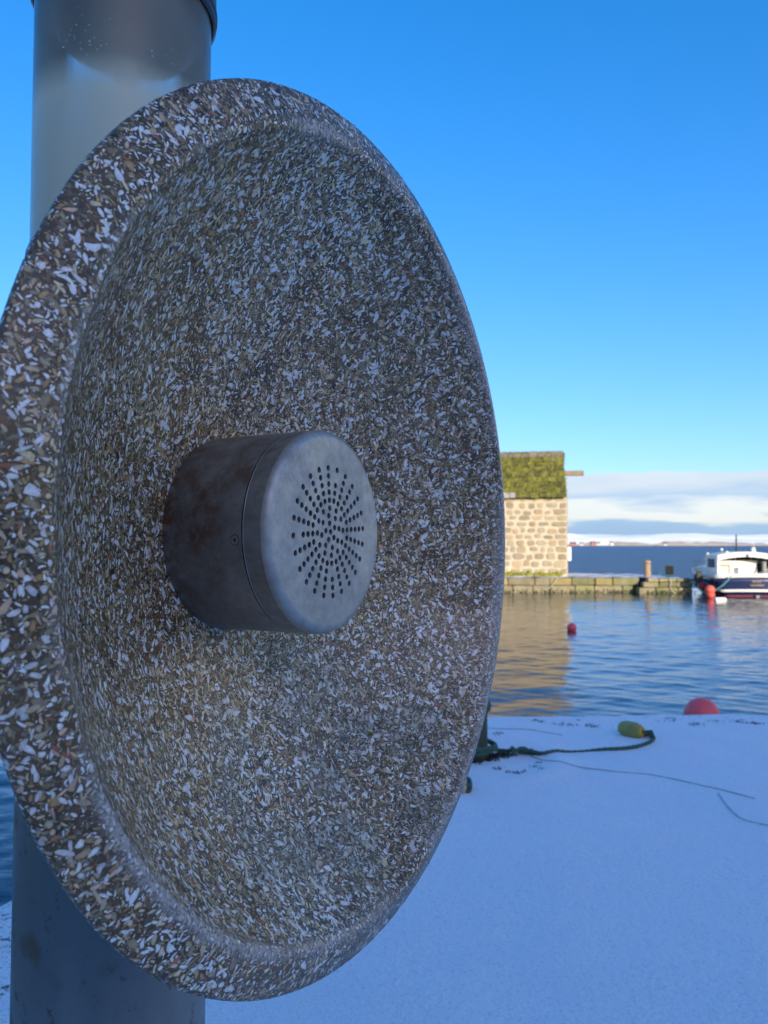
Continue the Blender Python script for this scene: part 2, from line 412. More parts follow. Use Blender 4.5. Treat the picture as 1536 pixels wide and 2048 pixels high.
# ------------------------------------------------------------------ pier of stone blocks
PY = 40.0; PTOP = -0.17
m_block = [simple('pier_stone', (.30, .255, .15), (.20, .175, .10), 2.5, .85, bump=.4, bdist=.03, rnd=.2),
           simple('pier_stone_yellow', (.36, .29, .09), (.25, .21, .11), 3, .85, bump=.4, bdist=.03, rnd=.15),
           simple('pier_stone_mossy', (.16, .17, .06), (.26, .23, .13), 3, .85, bump=.4, bdist=.03, rnd=.2)]
m_core = simple('pier_core', (.10, .09, .06), (.06, .055, .04), 2, .9)
pier = empty('stone_pier', (0, PY, WZ), 0, label='low stone pier with snow on its deck under the mossy store', cat='pier')
def pier_stone(x0, x1, yf, z0, z1, d, mat, M=None):
    vs, fs = jitter_box(x1-x0-.03, d, z1-z0-.025, .018, .03)
    o = obj('stone_block', [(v[0]+(x0+x1)/2, v[1]+yf+d/2-PY, v[2]+(z0+z1)/2-WZ) for v in vs], fs, mat, pier)
    return o
def course(xa, xb, yf, z0, z1, wmin, wmax, mats, d=.5):
    x = xa
    while x < xb-.1:
        w = random.uniform(wmin, wmax); w = w if x+w < xb-.35 else xb-x
        pier_stone(x, x+w, yf+random.uniform(-.02, .02), z0, z1, d, random.choice(mats)); x += w
def PX(px, Y): return (px-768)/1536*Y
xa = -6.0; x1 = PX(1283, PY)
course(xa, x1-.15, PY, -.60, PTOP-.02, .7, 1.5, [m_block[0], m_block[0], m_block[1], m_block[2]])
course(xa, x1-.5, PY-.03, -1.25, -.60, .9, 1.6, [m_block[0], m_block[0], m_block[2]])
MB().box(xa, x1-.6, .35, 5.2, -.4, PTOP-WZ-.03).build('core', m_core, pier)
# right hand section, a little nearer, in three courses
xs2, xe2 = PX(1281, 39.3), PX(1388, 39.3)
course(xs2+.35, xe2+.05, 39.3, -.38, PTOP-.05, .5, 1.0, m_block)
course(xs2+.1, xe2-.1, 39.27, -.66, -.38, .6, 1.1, [m_block[0], m_block[2]])
course(xs2-.15, xe2-.15, 39.22, -1.25, -.66, .5, 1.2, [m_block[0], m_block[0], m_block[2]])
MB().box(xs2+.45, xe2-.1, 39.7-PY, 5.2, -.4, PTOP-WZ-.07).build('core', m_core, pier)
for k in range(3):
    MB().bbox(x1-.45-.0*k, xs2+.4, .5+.45*k, 1.2+.45*k, -.4, .18+.22*k, .02).build('step', m_block[2], pier)
mb = MB()
for i in range(450):
    x = random.uniform(xa, xe2); yf = (PY if x < x1 else 39.2)-.05; z0 = WZ+random.uniform(.0, .16); h = random.uniform(.03, .14)
    mb.add([(x-.03, yf-PY, z0-WZ+h*.3), (x+.03, yf-PY, z0-WZ+h*.3), (x+random.uniform(-.04, .04), yf-PY-.05, z0-WZ-h), (x, yf-PY+.02, z0-WZ+h)], [(0, 2, 1), (0, 3, 2), (1, 2, 3)])
mb.build('tide_weed', simple('tide_weed', (.035, .04, .012), (.07, .065, .02), 5, .8), pier, kind='stuff')
# deck with snow
m_deck = Mat('snowy_deck', (.7, .74, .8), .8)
nn = m_deck.noise(1.6, 6, .7); m_deck.set('Base Color', m_deck.mix(m_deck.ramp(nn, [(.40, 0), (.56, 1)]), (.17, .16, .14), (.74, .78, .85))); m_deck.bump(nn, .3, .05)
def deck(x0, x1_, y0, y1, z):
    nx = int((x1_-x0)/.18)+2; X, Y = np.meshgrid(np.linspace(x0, x1_, nx), np.linspace(y0, y1, 24)); Z = np.zeros_like(X)
    for i in range(X.shape[0]):
        for j in range(X.shape[1]): Z[i, j] = z+.03*noise.noise(Vector((X[i, j]*1.5, Y[i, j]*1.5, 0)))-(.03 if i in (0, 23) else 0)
    o = grid_mesh('snow_deck', X, Y-PY, Z-WZ, m_deck.m); o.parent = pier
deck(xa, x1-.1, PY+.05, PY+5.3, PTOP+.02); deck(xs2+.4, xe2-.02, 39.38, PY+5.3, PTOP-.02)

# ------------------------------------------------------------------ stone store
ROT = -9.5
store_o = Vector((PX(1134, 40.7), 40.7, PTOP))
store = empty('stone_store', store_o, R(ROT), label='lime-pointed rubble stone store with mossy slate roof on the pier', cat='building')
EAVE = at(768, 994, 40.7).z-PTOP; RIDGE = at(768, 907, 43.2).z-PTOP; SL = 12.0; SD = 5.2
m_mortar = simple('lime_mortar', (.60, .52, .37), (.46, .39, .26), 2.2, .9, bump=.5, bdist=.03, rnd=0)
m_st = [simple('rubble_tan', (.39, .32, .20), (.31, .25, .15), 4, .9, bump=.4, bdist=.02, rnd=.22),
        simple('rubble_grey', (.37, .32, .21), (.29, .245, .16), 4, .9, bump=.4, bdist=.02, rnd=.22),
        simple('rubble_ochre', (.41, .31, .185), (.34, .26, .155), 4, .9, bump=.4, bdist=.02, rnd=.2)]
Lx = -SL
w = MB().add([(Lx, 0, 0), (0, 0, 0), (0, SD, 0), (Lx, SD, 0), (Lx, 0, EAVE), (0, 0, EAVE), (0, SD, EAVE), (Lx, SD, EAVE), (Lx, SD/2, RIDGE-.12), (0, SD/2, RIDGE-.12)],
             [(0, 1, 5, 4), (1, 2, 6, 9, 5), (2, 3, 7, 6), (3, 0, 4, 8, 7), (4, 5, 9, 8), (7, 8, 9, 6)])
w.build('wall', m_mortar, store)
def rubble(cx, cz, wd, ht, mat, side='front', big=False):
    n = random.choice((6, 7, 8)); a0 = random.uniform(0, 6.28); ring = []
    for k in range(n):
        a = a0+2*math.pi*k/n; e = 4.2 if big else 3.2
        ca, sa = math.cos(a), math.sin(a)
        rx = wd/2*abs(ca)**(2/e)*(1 if ca > 0 else -1); rz = ht/2*abs(sa)**(2/e)*(1 if sa > 0 else -1)
        ring.append((rx*random.uniform(.78, 1.10), rz*random.uniform(.78, 1.10)))
    vs = []; dpt = random.uniform(.02, .045)
    for sc_, d in ((1, .02), (1, -dpt*.5), (.84, -dpt)):
        for rx, rz in ring: vs.append((cx+rx*sc_, d, cz+rz*sc_) if side == 'front' else (-d, cx+rx*sc_, cz+rz*sc_))
    fs = [tuple(2*n+k for k in range(n))]
    for j in range(2):
        for k in range(n): fs.append((j*n+k, j*n+(k+1) % n, (j+1)*n+(k+1) % n, (j+1)*n+k))
    return vs, fs
hidden = MB(); cnt = 0
z = .12; row = 0
while z < EAVE-.08:
    h = random.uniform(.26, .38); x = -.02; q = random.uniform(.5, .85) if row % 2 else random.uniform(.34, .5)
    if z+h > EAVE: h = EAVE-z
    vs, fs = rubble(x-q/2, z+h/2, q, h*.95, m_st[2] if random.random() < .45 else m_st[0], big=True); obj('stone', vs, fs, random.choice((m_st[2], m_st[0], m_st[0])), store)
    x -= q+.05
    while x > Lx+.2:
        wd = random.uniform(.28, .68); gap = random.uniform(.03, .10) if z < EAVE-.7 else random.uniform(.08, .30)
        ht = h*random.uniform(.74, 1.08)*(1 if z < EAVE-.5 else .7)
        vs, fs = rubble(x-wd/2, z+h/2+random.uniform(-.04, .04), wd, ht, None)
        if x > -4.6: obj('stone', vs, fs, random.choice(m_st), store); cnt += 1
        else: hidden.add(vs, fs)
        x -= wd+gap
    vs, fs = rubble(.35 if row % 2 else .25, z+h/2, .6 if row % 2 else .4, h*.95, None, 'side', True); obj('stone', vs, fs, m_st[0], store)
    z += h+.03; row += 1
hidden.build('stonework', m_st[0], store, kind='stuff')
# moss along the foot of the wall
mm = Mat('moss', (.20, .22, .02), .95)
nm = mm.noise(6, 5, .7); mm.set('Base Color', mm.mix(mm.ramp(nm, [(.4, 0), (.6, 1)]), (.12, .12, .018), (.32, .30, .03))); mm.bump(nm, .8, .05)
mb = MB()
for i in range(420):
    x = random.uniform(-11, -.3); s_ = random.uniform(.05, .13); mb.ball((x, -.06+random.uniform(-.06, .05), random.uniform(.0, .26)*random.random()**.6), s_, s_*.6, s_*.7, 6, 4)
mb.build('moss_tufts', mm.m, store, kind='stuff')
# roof of thick mossy slates, each slate in view its own piece
m_slate = Mat('mossy_slate', (.16, .18, .05), .95)
v = m_slate.tc.outputs['Object']
n_ = m_slate.noise(2.6, 7, .68); n2_ = m_slate.noise(8.5, 5, .7); n3_ = m_slate.noise(1.1, 4, .6)
c_ = m_slate.mix(m_slate.ramp(n_, [(.40, 0), (.60, 1)]), (.065, .065, .02), (.185, .178, .018))
c_ = m_slate.mix(m_slate.ramp(n2_, [(.52, 0), (.68, 1)]), c_, (.34, .31, .03))
c_ = m_slate.mix(m_slate.ramp(n3_, [(.60, 0), (.72, .8)]), c_, (.24, .20, .12))
c_ = m_slate.mix(1, c_, m_slate.ramp(m_slate.obj_rand(), [(0, .62), (1, 1.25)]), 'MULTIPLY')
m_slate.set('Base Color', c_); m_slate.bump(n2_, .9, .06)
m_bare = simple('bare_slate', (.17, .145, .085), (.24, .21, .15), 4, .9, bump=.4, bdist=.02)
m_paleslate = simple('pale_slate', (.50, .48, .44), (.28, .26, .2), 5, .9)
slope = Vector((0, SD/2+.25, RIDGE-EAVE+.12)); sl_len = slope.length; sdir = slope.normalized(); snor = Vector((0, -sdir.z, sdir.y))
rows = 9; rh = sl_len/rows; hid = MB(); back = MB()
for r_ in range(rows):
    x = .0+random.uniform(-.02, .02)
    while x > Lx:
        wd = random.uniform(.26, .50); x0 = x-wd
        th = random.uniform(.03, .055); tilt = .05
        base = Vector((0, -.25, EAVE-.06))+sdir*(r_*rh-random.uniform(0, .05)); topp = Vector((0, -.25, EAVE-.06))+sdir*((r_+1)*rh+.10)
        lft = 0.0
        vs = []
        for xx in (x0+.012, x-.012):
            jj = random.uniform(-.01, .01)
            vs += [Vector((xx, 0, 0))+base+snor*(tilt-.0+jj), Vector((xx, 0, 0))+base+snor*(tilt+th+jj), Vector((xx, 0, 0))+topp+snor*(.012+th), Vector((xx, 0, 0))+topp+snor*.0]
        fs = [(0, 3, 7, 4), (1, 5, 6, 2), (0, 4, 5, 1), (3, 2, 6, 7), (0, 1, 2, 3), (4, 7, 6, 5)]
        if x > -4.7:
            mt = m_bare if r_ == rows-1 else (m_paleslate if (r_ == 0 and x < -2.6 and random.random() < .7) else m_slate.m)
            obj('slate', vs, fs, mt, store)
        else: hid.add(vs, fs)
        x = x0
mb = MB()
for i in range(900):
    x = random.uniform(-5.5, .05); k = random.random(); p_ = Vector((x, -.25, EAVE-.06))+sdir*(sl_len*k)+snor*.07; s_ = random.uniform(.02, .06)
    if noise.noise(Vector((x*.8, k*3, 4))) < -.12: continue
    mb.ball(p_, s_*1.3, s_*.8, s_*.5, 6, 4)
mb.build('roof_moss', mm.m, store, kind='stuff')
hid.build('slating', m_slate.m, store, kind='stuff')
MB().add([Vector((Lx, SD+.25, EAVE-.1)), Vector((.1, SD+.25, EAVE-.1)), Vector((.1, SD/2, RIDGE)), Vector((Lx, SD/2, RIDGE)), Vector((Lx, SD+.25, EAVE)), Vector((.1, SD+.25, EAVE)), Vector((.1, SD/2, RIDGE+.06)), Vector((Lx, SD/2, RIDGE+.06))],
         [(0, 1, 2, 3), (4, 7, 6, 5), (0, 4, 5, 1), (2, 6, 7, 3)]).build('rear_roof', m_slate.m, store)
x = .05
while x > Lx:
    MB().bbox(x-.62, x-.01, SD/2-.13, SD/2+.13, RIDGE+.0, RIDGE+.10, .03).build('ridge_stone', m_slate.m if random.random() < .5 else m_bare, store); x -= .64
m_timber = simple('weathered_timber', (.30, .23, .13), (.20, .155, .09), 6, .85, bump=.3)
bz = at(768, 946, 43).z-PTOP
beam = MB().bbox(-.4, 1.12, SD/2-.16, SD/2+.14, bz-.14, bz+.14, .02).build('hoist_beam', m_timber, store)
m_white = Mat('white_paint', (.80, .78, .70), .5).m
p = at(1137, 1108, 41.0)-store_o; p.rotate(Matrix.Rotation(-R(ROT), 3, 'Z'))
MB().bbox(-.01, .22, .15, .42, p.z-.36, p.z+.38, .02).build('meter_box', m_white, store)
MB().box(.01, .03, .08, .14, .1, EAVE).build('corner_strip', m_timber, store)

# old rope hanging over the pier face
m_teal = simple('teal_rope', (.10, .30, .26), (.07, .20, .18), 60, .8)
m_pale = simple('pale_rope', (.45, .42, .32), (.35, .32, .25), 60, .85)
pts = [at(x, y, Y) for x, y, Y in ((1160, 1153, 41), (1128, 1153, 40.4), (1115, 1156, 39.9), (1107, 1168, 39.85), (1096, 1177, 39.8), (1085, 1179, 39.8))]
tag(MB().tube(spline(pts), .022, 5).build('pale_rope', m_pale, smooth=True), 'thin pale rope slung over the pier face below the store corner', 'rope')

# timber posts on the pier
def post(px, ptop, pbot, Y, wpx, lab, mat, flare=0):
    b = at(px, pbot, Y); t = at(px, ptop, Y); r_ = wpx/2/1536*Y; h = t.z-b.z
    g = empty('mooring_post', (b.x, Y, b.z), 0, label=lab, cat='post')
    prof = [(r_*1.0, -.05), (r_*.96, h*.5), (r_*(1.0+flare), h*.94), (r_*.8, h)]
    m = MB(); n = 16; m.lathe(prof, n); m.v = [(v[0]*(1+.05*noise.noise(Vector(v)*3)), v[1], v[2]+.01*noise.noise(Vector(v)*9)) for v in m.v]
    auto_smooth(m.build('shaft', mat, g))
    MB().lathe([(r_*.99, h*.78), (r_*1.03, h*.79), (r_*1.03, h*.83), (r_*.99, h*.84)], 16).build('band', m_core, g)
m_wood2 = simple('post_timber', (.38, .27, .17), (.26, .17, .10), 7, .85, bump=.4)
post(1295, 1121, 1155, 41.0, 13, 'tall round timber mooring post standing on the pier deck', m_wood2, .04)
post(1339, 1131, 1147.5, 44.5, 16, 'short squat timber stump at the back of the pier, right of the tall post', simple('stump_timber', (.25, .2, .08), (.17, .15, .07), 6, .9))
pts = [at(x, y, Y) for x, y, Y in ((1300, 1148, 41), (1314, 1147, 40.8), (1317, 1143.5, 40.6), (1322, 1149, 40.4), (1338, 1154, 39.9), (1360, 1156, 39.6), (1380, 1158, 39.2), (1392, 1172, 38.6), (1408, 1185, 37.6), (1425, 1183, 36.8), (1446, 1170, 36.6), (1462, 1153, 36.9))]
tag(MB().tube(spline(pts), .035, 6).build('mooring_rope', m_teal, smooth=True), 'teal mooring rope running from the timber post down to the boat stern', 'rope')
pts = [at(x, y, 39.15) for x, y in ((1341, 1157), (1342, 1166), (1340, 1174), (1344, 1182), (1351, 1187))]
tag(MB().tube(spline(pts), .03, 5).build('hanging_rope', m_pale, smooth=True), 'old pale rope hanging down the stones of the right pier section', 'rope')

# ------------------------------------------------------------------ moored boat
BY = 37.0
boat = empty('moored_boat', ((1509-768)/1536*BY, BY, WZ), R(-8.5), label='navy and white motor boat moored stern-on beyond the pier end', cat='boat')
m_navy = Mat('navy_gelcoat', (.012, .022, .075), .25); m_navy.set('Coat Weight', .5); m_navy = m_navy.m
m_gel = simple('white_gelcoat', (.80, .78, .68), (.72, .70, .62), 3, .4, bump=0, rnd=0)
m_red = simple('red_antifoul', (.32, .05, .04), (.22, .05, .04), 4, .7, rnd=0)
m_dark = Mat('dark_interior', (.03, .03, .03), .8).m
m_bglass = Mat('cabin_glass', (.02, .035, .05), .08).m
m_brown = Mat('brown_trim', (.26, .13, .05), .6).m
m_grey = simple('worn_grey', (.38, .36, .30), (.28, .27, .23), 8, .7)
L = 6.4
def hull_ring(t):
    y = t*L; b = 1.82*(1+.12*math.sin(t*2.6))*(1-max(0, (t-.45)/.55)**2.4); b = max(b, .03)
    zs = .98+.42*t**2; return y, b, zs
def hull_strip(z0f, z1f, out=0.0, n=26):
    """strip of the hull between two heights, as side - transom - side"""
    vs = []; fs = []
    def prof(t, f):      # f: 0 keel .. 1 sheer
        y, b, zs = hull_ring(t); z = -.35+(zs+.35)*f
        bb = b*(0.42+.58*min(1, f*1.15)**.45); return y, bb, z
    levels = np.linspace(z0f, z1f, 5)
    path = []
    for k in range(n+1): path.append(('s', -1, 1-k/n))
    for k in range(1, 12): path.append(('t', -1+2*k/12, 0))
    for k in range(n+1): path.append(('s', 1, k/n))
    for kind, a, t in path:
        for f in levels:
            if kind == 's':
                y, bb, z = prof(t, f); vs.append((a*(bb+out), y-(out if t == 0 else 0), z))
            else:
                y, bb, z = prof(0, f); vs.append((a*(bb+out), -out-.16*(1-a*a)*(.5+.5*f), z+.07*(1-a*a)*f))
    c = len(levels)
    for i in range(len(path)-1):
        for j in range(c-1): fs.append((i*c+j, (i+1)*c+j, (i+1)*c+j+1, i*c+j+1))
    return vs, fs
def hull_part(name, a, b, mat, out=0.0):
    vs, fs = hull_strip(a, b, out); o = obj(name, vs, fs, mat, boat, True)
    s_ = o.modifiers.new('s', 'SOLIDIFY'); s_.thickness = .03; s_.offset = -1; return o
F = lambda z: (z+.35)/(.98+.35)
hull_part('keel', 0.0, F(.02), m_navy)
hull_part('boot_line', F(.02), F(.065), m_red, .004)
hull_part('hull', F(.065), F(.90), m_navy)
hull_part('rubbing_strake', F(.23), F(.34), m_gel, .045)
hull_part('gunwale', F(.88), F(1.06), m_gel, .05)
# deck
vs = []; 
for k in range(17):
    y, b, zs = hull_ring(k/16); vs += [(-b*.97, y, zs-.04), (b*.97, y, zs-.04)]
obj('deck', vs, [(2*i, 2*i+1, 2*i+3, 2*i+2) for i in range(16)], m_gel, boat)
# wheelhouse shelter, open at the back
CY = 1.35; hw = 1.37; ztop = 2.16
def arch_slab(x0, x1_, y0, y1, zf, th, n=14):
    vs = []; fs = []
    for k in range(n+1):
        x = x0+(x1_-x0)*k/n; u = 2*k/n-1; zz = zf(u)
        for yy in (y0, y1): vs += [(x, yy, zz), (x, yy, zz-th(u) if callable(th) else zz-th)]
    for k in range(n):
        b = 4*k; c = b+4
        fs += [(b, c, c+2, b+2), (b+1, b+3, c+3, c+1), (b, b+1, c+1, c), (b+2, c+2, c+3, b+3)]
    fs += [(0, 2, 3, 1), (4*n, 4*n+1, 4*n+3, 4*n+2)]
    return vs, fs
vs, fs = arch_slab(-hw, hw, CY, CY+2.3, lambda u: ztop-.17*u*u, .05); obj('roof', vs, fs, m_gel, boat, False)
vs, fs = arch_slab(-hw, hw, CY-.06, CY-.01, lambda u: ztop+.0-.17*u*u, lambda u: .25+.03*u*u); obj('roof_fascia', vs, fs, m_gel, boat)
for s_ in (-1, 1):
    x = s_*(hw-.04)
    MB().bbox(x-.06, x+.06, CY-.05, CY+.07, .9, ztop-.2, .015).build('corner_post', m_gel, boat)
    a = MB(); a.box(x-.025, x+.025, CY+.07, CY+2.25, .9, 1.35); a.box(x-.025, x+.025, CY+.07, CY+2.25, 1.8, ztop-.17)
    a.box(x-.025, x+.025, CY+.07, CY+.5, 1.35, 1.8); a.box(x-.025, x+.025, CY+1.9, CY+2.25, 1.35, 1.8); a.build('side_wall', m_gel, boat)
    MB().box(x-.008, x+.008, CY+.5, CY+1.9, 1.35, 1.8).build('side_window', m_bglass, boat)
# forward bulkhead with a strip of windows over it
fy = CY+2.2
MB().box(-hw+.08, hw-.08, fy, fy+.05, .9, 1.70).build('bulkhead', m_gel, boat)
for xx in (-hw+.12, -.62, .12, .9, hw-.12): MB().box(xx-.045, xx+.045, fy-.01, fy+.06, 1.70, ztop-.07).build('window_post', m_gel, boat)
for x0_, x1_ in ((-hw+.165, -.665), (-.575, .075), (.165, .855), (.945, hw-.165)): MB().box(x0_, x1_, fy+.02, fy+.035, 1.70, ztop-.1).build('front_window', m_bglass, boat)
# cuddy panels just inside: door with brown surround, and dark panel
MB().bbox(-hw+.09, .74, CY+.75, CY+.82, .85, 1.72, .03).build('cabin_panel', m_gel, boat)
dr = MB().bbox(-hw+.12, -.66, CY+.66, CY+.74, .88, 1.42, .03).build('cabin_door', m_gel, boat)
f_ = MB(); f_.box(-.66, -.59, CY+.68, CY+.745, .88, 1.49); f_.box(-hw+.10, -.66, CY+.68, CY+.745, 1.425, 1.49); f_.build('door_frame', m_brown, boat)
MB().bbox(.78, hw-.1, CY+1.2, CY+1.3, .85, 1.55, .03).build('shaded_interior', m_dark, boat)  # dark panel put in for the shaded inside of the shelter
MB().lathe([(.30, .95), (.30, 1.05), (.22, 1.18), (.10, 1.2), (.10, 1.62), (.12, 1.68), (.05, 1.7)], 20, Matrix.Translation((.62, .7, 0))).build('net_hauler', m_grey, boat)
MB().tube(spline([(.86, CY+.1, 1.15), (1.05, CY+.1, 1.3), (1.15, CY+.1, 1.6), (1.2, CY+.1, 1.85)]), .05, 8).build('exhaust_pipe', m_grey, boat)
# roof fittings
MB().lathe([(.12, 0), (.12, .12), (.10, .22), (.04, .27)], 16, Matrix.Translation((.58, CY+.8, ztop-.04))).build('radar_dome', m_gel, boat)
MB().tube([(-.02, CY+1.5, ztop-.05), (-.02, CY+1.5, ztop+.88)], [.05, .03], 8).build('mast', m_dark, boat)
ml = MB().tube([(-1.02, CY+.5, ztop-.12), (-1.02, CY+.5, ztop+.06)], .012, 6).build('lamp_stalk', m_grey, boat)
MB().ball((-1.02, CY+.5, ztop+.11), .07).build('deck_lamp', m_gel, boat, True)
MB().ball((-.80, CY+.4, ztop-.02), .08, .08, .06).build('vent_dome', m_gel, boat, True)
MB().ball((.05, CY-.09, ztop-.17), .07, .05, .09).build('stern_light', m_grey, boat, True)
# painted name in two worn lines on the transom, unreadable at this distance
def name_line(z, xs_, h):
    m = MB()
    for x in xs_:
        yy = -.205*(1-(x/1.8)**2)-.012
        w_ = .045
        k = random.random()
        m.box(x-w_, x-w_+.018, yy-.004, yy, z, z+h); m.box(x+w_-.03, x+w_-.012, yy-.004, yy, z, z+h)
        if k < .6: m.box(x-w_, x+w_-.012, yy-.0045, yy-.0005, z+h-.02, z+h)
        if k > .3: m.box(x-w_, x+w_-.012, yy-.0045, yy-.0005, z, z+.018)
    return m
m_gold = Mat('worn_gold_paint', (.40, .30, .20), .7).m
name_line(.70, [(-.17+.105*k) for k in range(4)], .09).build('name_lettering', m_gold, boat)
name_line(.53, [(-.25+.105*k) for k in range(6)], .10).build('port_lettering', m_gold, boat)
MB().bbox(-.08, .08, -.30, -.18, .0, .10, .02).build('drain_fitting', m_grey, boat)
MB().tube(spline([(-1.86, .4, 1.02), (-1.95, 1.2, 1.05), (-1.98, 2.2, 1.08), (-1.9, 3.2, 1.15)]), .035, 6).build('side_rail', m_gel, boat, True)
for xx in (-.6, .6): MB().tube(spline([(xx, CY+.4, ztop-.02), (xx, CY+.45, ztop+.06), (xx, CY+1.8, ztop+.06), (xx, CY+1.85, ztop-.02)]), .014, 6).build('roof_rail', m_grey, boat, True)
for s_ in (-1, 1):
    pts = [Vector((s_*hull_ring(t)[1]*.95, hull_ring(t)[0], hull_ring(t)[2]+.45)) for t in (.62, .72, .82, .92, .99)]
    m = MB(); m.tube(spline(pts), .014, 6)
    for q in pts: m.tube([q, q-Vector((0, 0, .47))], .012, 6)
    m.build('bow_rail', m_grey, boat, True)
MB().tube([(.95, CY+1.9, ztop-.15), (.98, CY+2.0, ztop+.75)], [.012, .005], 5).build('whip_aerial', m_gel, boat)
MB().tube([(-.02, CY+1.5, ztop+.6), (0, L*.98, 1.45)], .006, 4).build('forestay', m_grey, boat)
for xx in (-1.2, 1.2): MB().bbox(xx-.09, xx+.09, -.06, .0, 1.03, 1.10, .02).build('mooring_cleat', m_grey, boat)
# fenders and floats at the boat
m_orange = simple('red_fender', (.85, .11, .06), (.66, .10, .07), 9, .5, bump=.1, bdist=.003)
def buoy(px, py, rpx, Y, lab, mat, sink=.0, squash=1.0, group=None):
    p = at(px, py, Y); r_ = rpx/1536*Y; g = empty('buoy', (p.x, Y, p.z-r_*sink), 0, label=lab, cat='buoy', group=group)
    MB().ball((0, 0, 0), r_, r_, r_*squash, 28, 18).build('float_body', mat, g, True)
    MB().lathe([(r_*.10, -r_*1.12*squash), (r_*.20, -r_*1.08*squash), (r_*.22, -r_*.93*squash)], 14).build('eye_neck', mat, g)
    return g
buoy(1420, 1180, 9.5, 36.2, 'bright red round fender floating beside the boat stern', m_orange, 0, 1.0)
buoy(1421, 1190, 8.5, 36.0, 'lower red fender half sunk below the bright round fender', m_orange, 0, .9)
m_shaded_red = Mat('shaded_red_fender', (.30, .02, .03), .5).m  # darker copy of the fender red, boat-side shade put into the colour
buoy(1404, 1172, 7, 38.4, 'red fender hanging at the boat side, its shade put into its colour', m_shaded_red, 0, 1.3)
g = empty('boat_fender_pad', at(1398, 1150, 38.6), 0, label='frayed dark rope pad wedged between pier end and boat side', cat='fender')
mb = MB()
for k in range(26):
    mb.tube([Vector((random.uniform(-.12, .12), random.uniform(-.1, .1), .2)), Vector((random.uniform(-.2, .2), random.uniform(-.12, .12), -.1)), Vector((random.uniform(-.22, .22), random.uniform(-.14, .14), -.55))], [.035, .05, .015], 5)
mb.build('rope_strands', simple('frayed_rope', (.07, .08, .05), (.12, .12, .09), 20, .95), g)
# white foam cylinder floating
p = at(1440, 1202, 34.2); g = empty('foam_float', (p.x, 34.2, WZ+.06), R(8), label='white foam cylinder floating beside the red fender', cat='float')
MB().lathe([(.02, -.25), (.10, -.25), (.12, -.22), (.12, .22), (.10, .25), (.02, .25)], 20, Matrix.Rotation(R(90), 4, 'Y')).build('foam_body', m_white, g, True)
MB().tube([(.25, 0, 0), (.40, -.02, -.04)], .012, 6).build('tether', m_grey, g)

m_pink = simple('red_buoy', (.95, .11, .12), (.80, .11, .12), 5, .45, bump=.15, bdist=.004)
def floating(px, wy, rpx, lab, f=.35):
    base = on_z(px, wy, WZ+.03); r_ = rpx/1536*base.y
    g = empty('buoy', (base.x, base.y, WZ+.03+r_*f), 0, label=lab, cat='buoy')
    MB().ball((0, 0, 0), r_, r_, r_, 36, 24).build('float_body', m_pink, g, True)
    MB().lathe([(r_*.10, -r_*1.12), (r_*.15, -r_*1.07), (r_*.16, -r_*.96)], 14).build('eye_neck', m_pink, g)
floating(1143.5, 1261, 9.5, 'small red ball buoy floating alone in the middle of the harbour water', .55)
floating(1404, 1447, 33.5, 'large red ball buoy showing over the snowy quay edge', .5)

# ------------------------------------------------------------------ things on the quay
m_boll = simple('bollard_iron', (.035, .055, .035), (.06, .075, .05), 9, .7, bump=.5, bdist=.004)
bb = on_z(945, 1517, 0); BR = .118
by = 5.50; bx = PX(973, by)-BR
g = empty('bollard', (bx, by, -.01), 0, label='dark green iron bollard with rope round its foot, behind the shell dish', cat='bollard')
auto_smooth(MB().lathe([(BR*1.04, -.03), (BR*1.0, .05), (BR*.98, .30), (BR*1.0, .33)], 32).build('shaft', m_boll, g))
auto_smooth(MB().lathe([(BR*1.0, .331), (BR*1.18, .345), (BR*1.22, .38), (BR*1.1, .42), (BR*.6, .445), (.01, .45)], 32).build('head', m_boll, g))
m_grope = Mat('green_rope', (.05, .12, .08), .8)
wv = m_grope.n.new('ShaderNodeTexWave'); wv.inputs['Scale'].default_value = 38; wv.inputs['Distortion'].default_value = 2; m_grope.l.new(m_grope.tc.outputs['Object'], wv.inputs['Vector'])
m_grope.set('Base Color', m_grope.mix(wv.outputs['Fac'], (.03, .075, .055), (.09, .19, .13))); m_grope.bump(wv.outputs['Fac'], .8, .004)
def laid_rope(path, r_, name_, mat, twist=42, **kw):
    path = [p+Vector((0, 0, snow_z(p.x, p.y))) for p in path]
    """three strands twisted along a path"""
    pts = path; mb = MB(); s_ = 0
    for k in range(3):
        q = []; d = 0
        for i, p in enumerate(pts):
            if i: d += (p-pts[i-1]).length
            t = (pts[min(i+1, len(pts)-1)]-pts[max(i-1, 0)]).normalized(); u = t.cross(Vector((0, 0, 1))).normalized(); w_ = u.cross(t)
            a = d*twist+k*2.094; q.append(p+(u*math.cos(a)+w_*math.sin(a))*r_*.52)
        mb.tube(q, r_*.56, 6)
    return mb.build(name_, mat, smooth=True, **kw)
ring = [Vector((bx+(BR+.028+.0035*k/6)*math.cos(a), by+(BR+.03)*math.sin(a), .015+.030*(k/40)+.02*math.sin(a*.5+1)+.02)) for k, a in enumerate(np.linspace(-4.2, 5.6, 90))]
tail = [on_z(x, y, .012+.02*(1-min(1, (i)/3))) for i, (x, y) in enumerate(((985, 1497), (1004, 1501), (1030, 1503), (1050, 1505)))]
o = laid_rope(ring, .019, 'rope_coil', m_grope.m, 30, parent=None); tag(o, 'green laid rope wound twice round the foot of the bollard', 'rope')
